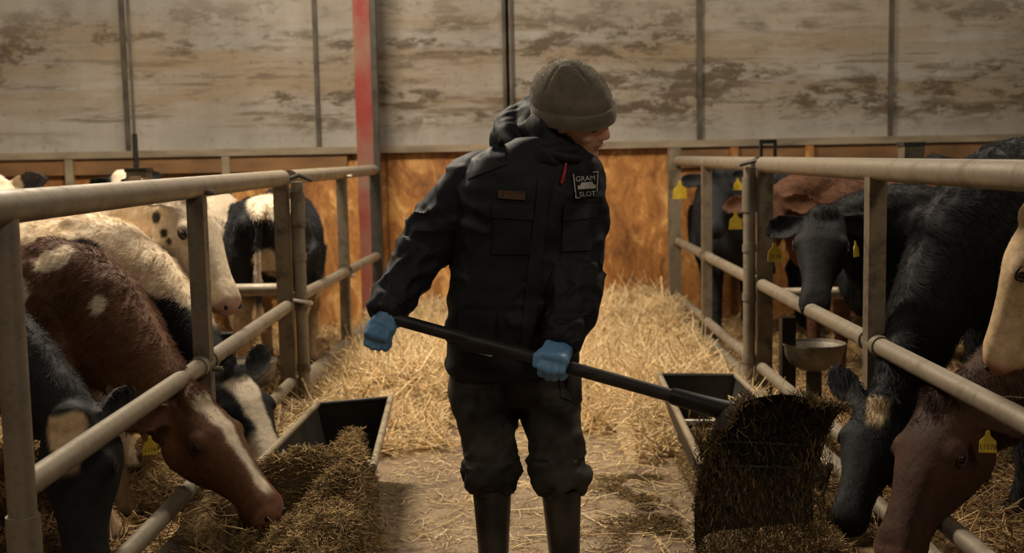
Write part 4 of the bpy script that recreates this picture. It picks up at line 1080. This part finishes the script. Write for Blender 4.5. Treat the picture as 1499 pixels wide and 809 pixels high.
for lg, ft in ((LEG_L, footL), (LEG_R, footR)): mb.tube([lg[0][0], lg[2][0], lg[4][0], ft + Zv * .1, ft + Zv * .06], [.07, .055, .05, .035, .035], 12)
def hand(mb, wrist, knuck, d, path, r, wpalm=.040, tpalm=.017, thumb=None):
    """palm slab, four fingers of unequal length and a thumb"""
    w = (knuck - wrist); t = w.normalized(); d2 = (d - t * d.dot(t)).normalized(); n_ = d2.cross(t)
    mb.loft([ell(wrist - t * .03, d2, n_, .026, .022, 14, 2.4), ell(wrist, d2, n_, .028, .021, 14, 2.4), ell(wrist + w * .45, d2, n_, wpalm, tpalm + .003, 14, 2.6), ell(knuck, d2, n_, wpalm + .001, tpalm, 14, 2.6), ell(knuck + t * .006, d2, n_, wpalm * .9, tpalm * .6, 14, 2.6)])
    for i, (ln, o) in enumerate(((.93, -1.5), (1.05, -.5), (1.0, .5), (.82, 1.5))):
        pts = [knuck - t * .012 + d2 * o * .0205]
        for q in path: pts.append(knuck + (q - knuck) * ln + d2 * o * .0200 * (1 + .05 * o))
        mb.tube(pts, [r * 1.1, r * 1.05, r, r * .93, r * .8][:len(pts)], 10)
        mb.ball(pts[-1], t * r * .8, d2 * r * .8, n_ * r * .8, 8, 6); mb.ball(pts[1], t * r * 1.1, d2 * r * 1.1, n_ * r * 1.1, 8, 6)
    if thumb:
        mb.tube(thumb, [r * 1.35, r * 1.2, r * 1.05, r * .85][:len(thumb)], 10); mb.ball(thumb[-1], t * r * .85, d2 * r * .85, n_ * r * .85, 8, 6)
front = Vector((0, -1, .0)); hup_ = (Zv - hdir * Zv.dot(hdir)).normalized(); hfr = hdir.cross(hup_).normalized()
if hfr.y > 0: hfr = -hfr
RH = .0185
def on_handle(px):
    best = min(range(400), key=lambda k: abs((lambda p: (p - CAMPOS).dot(RT) / (p - CAMPOS).dot(FWD) * FPX + W / 2 - px)(HA + (HE - HA) * k / 399))); return HA + (HE - HA) * best / 399
Hc2 = on_handle(813)
gR = dict(wrist=U(824, 503, 3.28), knuck=Hc2 + hup_ * .016 + hfr * .034, d=hdir, path=[Hc2 + hfr * .040 - hup_ * .012, Hc2 + hfr * .022 - hup_ * .036, Hc2 - hfr * .008 - hup_ * .036, Hc2 - hfr * .028 - hup_ * .018],
          thumb=[U(806, 503, 3.27), Hc2 - hdir * .035 + hup_ * .030 + hfr * .004, Hc2 - hdir * .050 + hup_ * .012 + hfr * .03, Hc2 - hdir * .046 - hup_ * .008 + hfr * .036])
Hc1 = on_handle(566)
kn = U(551, 494, 3.37); dL = (Vector((.90, .0, .30))).normalized()
gL = dict(wrist=U(565, 461, 3.40), knuck=kn, d=dL, path=[kn + Vector((-.004, .014, -.028)), kn + Vector((.0, .046, -.026)), kn + Vector((.004, .062, .004)), kn + Vector((.006, .058, .026))],
          thumb=[U(575, 468, 3.39), U(573, 482, 3.37), U(569, 494, 3.385), U(565, 499, 3.405)])
for g in (gR, gL): hand(mb, r=.0095, wpalm=.037, tpalm=.015, **g)
mbody = remesh(mb, .0065, 3)
link('body', mbody, M['skin'], person)
for g in (gR, gL):
    mg = MB(); hand(mg, r=.0112, wpalm=.0405, tpalm=.019, **g)
    gl = remesh(mg, .0035, 2); P, Nn = coords(gl), normals(gl); setco(gl, P + Nn * ((fbm(P * 60, 2, 4) - .5) * .005 + .0012)[:, None])
    link('glove', gl, M['glove'], person)
# face details
for s_ in (-1, 1):
    e = MB().ball(hp(.080, s_ * .031, .002), hf * .011, hr * .013, hup * .009).build('eye', M['eye'], person)
    MB().tube([hp(.086, s_ * .018, .006), hp(.092, s_ * .031, .010), hp(.084, s_ * .045, .004)], .0025, 8).build('eyelid', M['skin'], e)
MB().tube([hp(.088, -.024, -.0555), hp(.1005, -.010, -.0555), hp(.101, .010, -.0555), hp(.088, .024, -.0555)], .0028, 8).build('mouth', speck('lips', lin(150, 84, 74), lin(170, 100, 88), 40, .5), person)
# hair at the nape
mb = MB(); mb.ball(hp(-.055, 0, .0), hf * .042, hr * .070, hup * .04); mb.ball(hp(-.02, -.072, -.01), hf * .03, hr * .008, hup * .03); mb.ball(hp(-.02, .072, -.01), hf * .03, hr * .008, hup * .03)
link('hair', remesh(mb, .007, 2), M['hairbrown'], person)
# knit hat, worn a little back on the head
tu = (hup - hf * .26).normalized(); tfw = (hf - tu * hf.dot(tu)).normalized()
def hq(f, r, u): return HC + tfw * f + hr * r + tu * u
mb = MB(); rg = []
for t, rf, rr, u in ((0, .122, .100, .006), (.1, .125, .104, .03), (.3, .126, .105, .065), (.5, .112, .096, .100), (.65, .094, .082, .126), (.8, .068, .060, .150), (.92, .038, .034, .168), (1, .010, .010, .176)):
    rg.append(ell(hq(-.012 - .018 * t, 0, u * .95), tfw, hr, rf, rr, 36, 2.05))
rg2 = [ell(hq(-.010, 0, .004), tfw, hr, .108, .088, 36, 2.05)]
mb.loft(rg2 + rg)
me = remesh(mb, .006, 3); P, Nn = coords(me), normals(me); q = P - np.array(HC); lu = q @ np.array(tu); ang = np.arctan2(q @ np.array(hr), q @ np.array(tfw) + .02)
seam = np.exp(-((np.mod(ang + .5, np.pi / 2) - np.pi / 4) / .05) ** 2) * sstep(.07, .13, lu)
setco(me, P + Nn * ((fbm(P * 14, 3, 6) - .5) * .012 - seam * .006)[:, None])
hat = link('knit_hat', me, M['hat'], person)
rim_fuzz_col = np.tile(L3(136, 126, 108), (len(me.vertices), 1)); hu_np = np.array(tu)  # paler than the knit: rim of back-light put into the fuzz colour
fur('wool_rim_fuzz', me, rim_fuzz_col, 16000, .008, .0003, lambda q: np.tile(-hu_np, (len(q), 1)), hat, 3, lift=1.2, frizz=.6, mult=1.0)
mb = MB(); cu = []
for (o, u) in ((.0, .002), (.008, -.002), (.0105, .008), (.0115, .024), (.010, .038), (.006, .043), (-.004, .040), (-.012, .02)):
    cu.append([hq(-.010, 0, u - .006 * math.cos(2 * math.pi * k / 40)) + tfw * math.cos(2 * math.pi * k / 40) * (.122 + o) + hr * math.sin(2 * math.pi * k / 40) * (.100 + o) for k in range(40)])
V = [p for r in cu for p in r]; n = 40; F = []
for i in range(len(cu)):
    for k in range(n):
        j = (i + 1) % len(cu); F.append((i * n + k, i * n + (k + 1) % n, j * n + (k + 1) % n, j * n + k))
MB().add(V, F).build('hat_cuff', M['hat'], hat)
# trousers
mb = MB()
mb.loft([ell(p, tr, -tf, a, b, 22, 2.3) for p, a, b in ((U(752, 500, 3.56), .17, .13), (U(753, 540, 3.56), .185, .14), (U(754, 570, 3.56), .182, .138), (U(757, 588, 3.56), .165, .125))])
for lg in (LEG_L, LEG_R):
    mb.loft([ell(p, tr, -tf, a, b, 20, 2.2) for p, a, b in lg]); p, a, b = lg[-2]
    mb.ball(p, tr * (a + .008), tf * (b + .012), Zv * .055)
mt = remesh(mb, .0085, 2)
wrinkle(mt, [(U(752, 500, 3.56), U(756, 585, 3.56), .5), (LEG_L[0][0], LEG_L[3][0], .7), (LEG_L[3][0], LEG_L[5][0] - Zv * .02, 1.5), (LEG_R[0][0], LEG_R[3][0], .7), (LEG_R[3][0], LEG_R[5][0] - Zv * .02, 1.5)], .020, 15, 14)
trs = link('trousers', mt, M['trouser'], person)
TB = BVHTree.FromPolygons([tuple(v) for v in coords(mt)], [tuple(p.vertices) for p in mt.polygons])
# cargo pockets
mb = MB(); c = U(668, 578, 3.55); mb.loft([ell(c + Zv * z + tr * x, tr, -tf, a, b, 14, 3) for z, x, a, b in ((.075, .015, .020, .06), (.05, .008, .026, .075), (0, .003, .028, .078), (-.06, .012, .024, .07), (-.10, .02, .012, .05))]); mb.build('cargo_pocket', M['trouser'], trs)
mb = MB(); c = U(838, 568, 3.52); mb.loft([ell(c + Zv * z + tr * x, tr, -tf, a, b, 14, 3) for z, x, a, b in ((.07, -.015, .020, .06), (.04, -.006, .028, .07), (-.02, -.004, .026, .07), (-.05, -.012, .016, .05))]); mb.build('cargo_pocket', M['trouser'], trs)
patch('pocket_flap', [(818, 548), (842, 548), (842, 588), (822, 582)], M['trouser'], trs, 5, 6, .004, .005, TB)
# pale label of the trousers under the hem
patch('hem_label', [(678, 502), (721, 519), (720, 522), (684, 514)], M['badgewhite'], jacket, 5, 2, .004, .002)
# rubber boots
for ft, lg in ((footL, LEG_L), (footR, LEG_R)):
    top = lg[-1][0]; mb = MB(); y0 = ft.y
    def rg_(z, x, dy, a, b): return ell(Vector((x, y0 + dy, z)), tr, -tf, a, b, 22, 2.2)
    zt = top.z + .004; xb, xt = ft.x, top.x
    rings = [rg_(.012, xb, -.055, .047, .135), rg_(.035, xb, -.055, .052, .142), rg_(.07, xb, -.045, .050, .128), rg_(.11, xb, -.01, .046, .088), rg_(.16, xb, .008, .047, .066)]
    for k in range(1, 7):
        f = k / 6; rings.append(rg_(.16 + (zt - .16) * f, xb * (1 - f) + xt * f, .008 * (1 - f), .047 + .014 * f, .062 + .004 * f))
    rings.append(rg_(zt, xt, 0, .053, .058)); rings.append(rg_(zt - .03, xt, 0, .05, .055))
    mb.loft(rings); bt = mb.build('boot', M['boot'], person)
    MB().loft([rg_(0, xb, -.055, .050, .138), rg_(.014, xb, -.055, .053, .144)]).build('sole', M['black'], bt)
    MB().loft([rg_(zt - .022, xt, 0, .0625, .068), rg_(zt - .004, xt, 0, .0625, .068)]).build('top_band', M['boot'], bt)

# ------------------------------------------------------------------ the shovel
shovel = empty('feed_shovel', tuple(HE), 'big black feed shovel on a long dark handle, tipped over the right trough', 'shovel')
MB().tube([HA - hdir * .02, HA, HA + (HE - HA) * .5, HE + hdir * .06], [.0165, RH, RH, RH], 16).build('handle', M['handle'], shovel)
MB().tube([HE - hdir * .10, HE - hdir * .09, HE + hdir * .02, HE + hdir * .10], [.021, .024, .027, .032], 16).build('socket', M['black'], shovel)
# pan: rolled so that the hollow faces the camera and the ground
bl_ = Vector((.93, .16, -.10)).normalized()                    # along the pan
bn = Vector((-.02, -.90, -.30)); bn = (bn - bl_ * bn.dot(bl_)).normalized()      # open side
bu = bn.cross(bl_).normalized()
if bu.z < 0: bu = -bu
PC = U(1110, 648, 3.14)
LP_, WP_ = .39, .43
V, F = [], []; nu, nv = 18, 18
def pan(u, v):
    """u 0..1 from socket to lip, v -1..1 across; hollow towards bn"""
    side = abs(v) ** 3.2; back = max(0, 1 - u / .22) ** 2
    crown = (1 - .28 * abs(u - .42) ** 1.5 * 2.2)
    p = PC + bl_ * (u - .5) * LP_ + bu * v * WP_ * .5 * (crown if v > 0 else 1) + bu * .0
    return p + bn * (.13 * side * (1 - .55 * u) + .12 * back * (1 - .3 * side))
for lay in (0, 1):
    for j in range(nv + 1):
        for i in range(nu + 1):
            u, v = i / nu, j / nv * 2 - 1; V.append(pan(u, v) - bn * .006 * lay - (bu * .006 * v * lay))
w = nu + 1; k = w * (nv + 1)
for j in range(nv):
    for i in range(nu):
        e = j * w + i; F += [(e, e + 1, e + w + 1, e + w), (k + e, k + e + w, k + e + w + 1, k + e + 1)]
ring_ = [i for i in range(w)] + [j * w + nu for j in range(1, nv + 1)] + [nv * w + i for i in range(nu - 1, -1, -1)] + [j * w for j in range(nv - 1, 0, -1)]
for i in range(len(ring_)): e, f = ring_[i], ring_[(i + 1) % len(ring_)]; F.append((f, e, k + e, k + f))
MB().add(V, F).build('pan', M['black'], shovel)
for vv in (-.35, 0, .35): MB().tube([pan(.15 + .8 * q / 6, vv) + bn * .002 for q in range(7)], .005, 6).build('rib', M['black'], shovel)
# silage clinging to the pan and pouring out
r_ = np.random.default_rng(91)
def pour(n, fx, name, lo, hi, rlo, rhi, vert):
    P = np.array([fx() for _ in range(n)]); D = np.stack([r_.normal(0, vert, n), r_.normal(0, vert, n), np.ones(n)], 1)
    u = r_.uniform(0, 1, (n, 1)); t = (r_.uniform(0, 1, (n, 1)) < .18)
    C = np.where(t, TAN, BROWN * (1 - u) + OLIVE * u) * r_.uniform(.3, .8, (n, 1))
    L = r_.uniform(lo, hi, n)
    return strands(name, P, D, L, r_.uniform(rlo, rhi, n), C, M['silage'], None, r_.normal(0, 1, (n, 3)) * (L * .12)[:, None], 2)
def f_cling():
    while True:
        u, v = r_.uniform(0, 1), r_.uniform(-1, 1)
        k = .85 if v > .55 else .30 + .4 * abs(u - .45)
        edge = (v > .88 and (u < .25 or u > .55)) or (u < .10 and v < .6)
        if r_.uniform() < (1.0 if edge else .12): break
    return tuple(pan(u, v) + bn * r_.uniform(.002, .03) + Zv * (.01 if v > .8 else 0))
s1 = pour(1500, f_cling, 'clinging_silage', .012, .05, .0007, .0014, .9)
tag(s1, 'silage clinging inside the tipped black shovel', 'silage', kind='stuff')
def f_fall():
    x = r_.uniform(0, 1) ; a = U(1030 + 178 * x, 640, 3.06)
    z0, z1 = .30, .64 - .10 * math.sin(x * 3.1) ** 2
    lane = .5 + .5 * math.sin(x * 23 + 2 * math.sin(x * 9))
    z = z0 + (z1 - z0) * r_.uniform() ** 1.15
    if r_.uniform() > .25 + .75 * lane: x = max(0, min(1, x + r_.normal(0, .03)))
    return (a.x + r_.normal(0, .006), 3.00 + r_.normal(0, .045), z)
s2 = pour(3000, f_fall, 'falling_silage', .006, .03, .0006, .0012, .35)
tag(s2, 'curtain of silage falling from the shovel into the trough', 'silage', kind='stuff')
def f_fall2():
    return tuple(U(1012 + abs(r_.normal(0, 16)) + 6, 640, 3.05) + Vector((0, r_.normal(0, .03), r_.uniform(-.33, .06))))
s3 = pour(700, f_fall2, 'falling_silage', .006, .03, .0006, .0012, .35)
tag(s3, 'thin stream of silage falling at the handle side of the shovel', 'silage', kind='stuff')
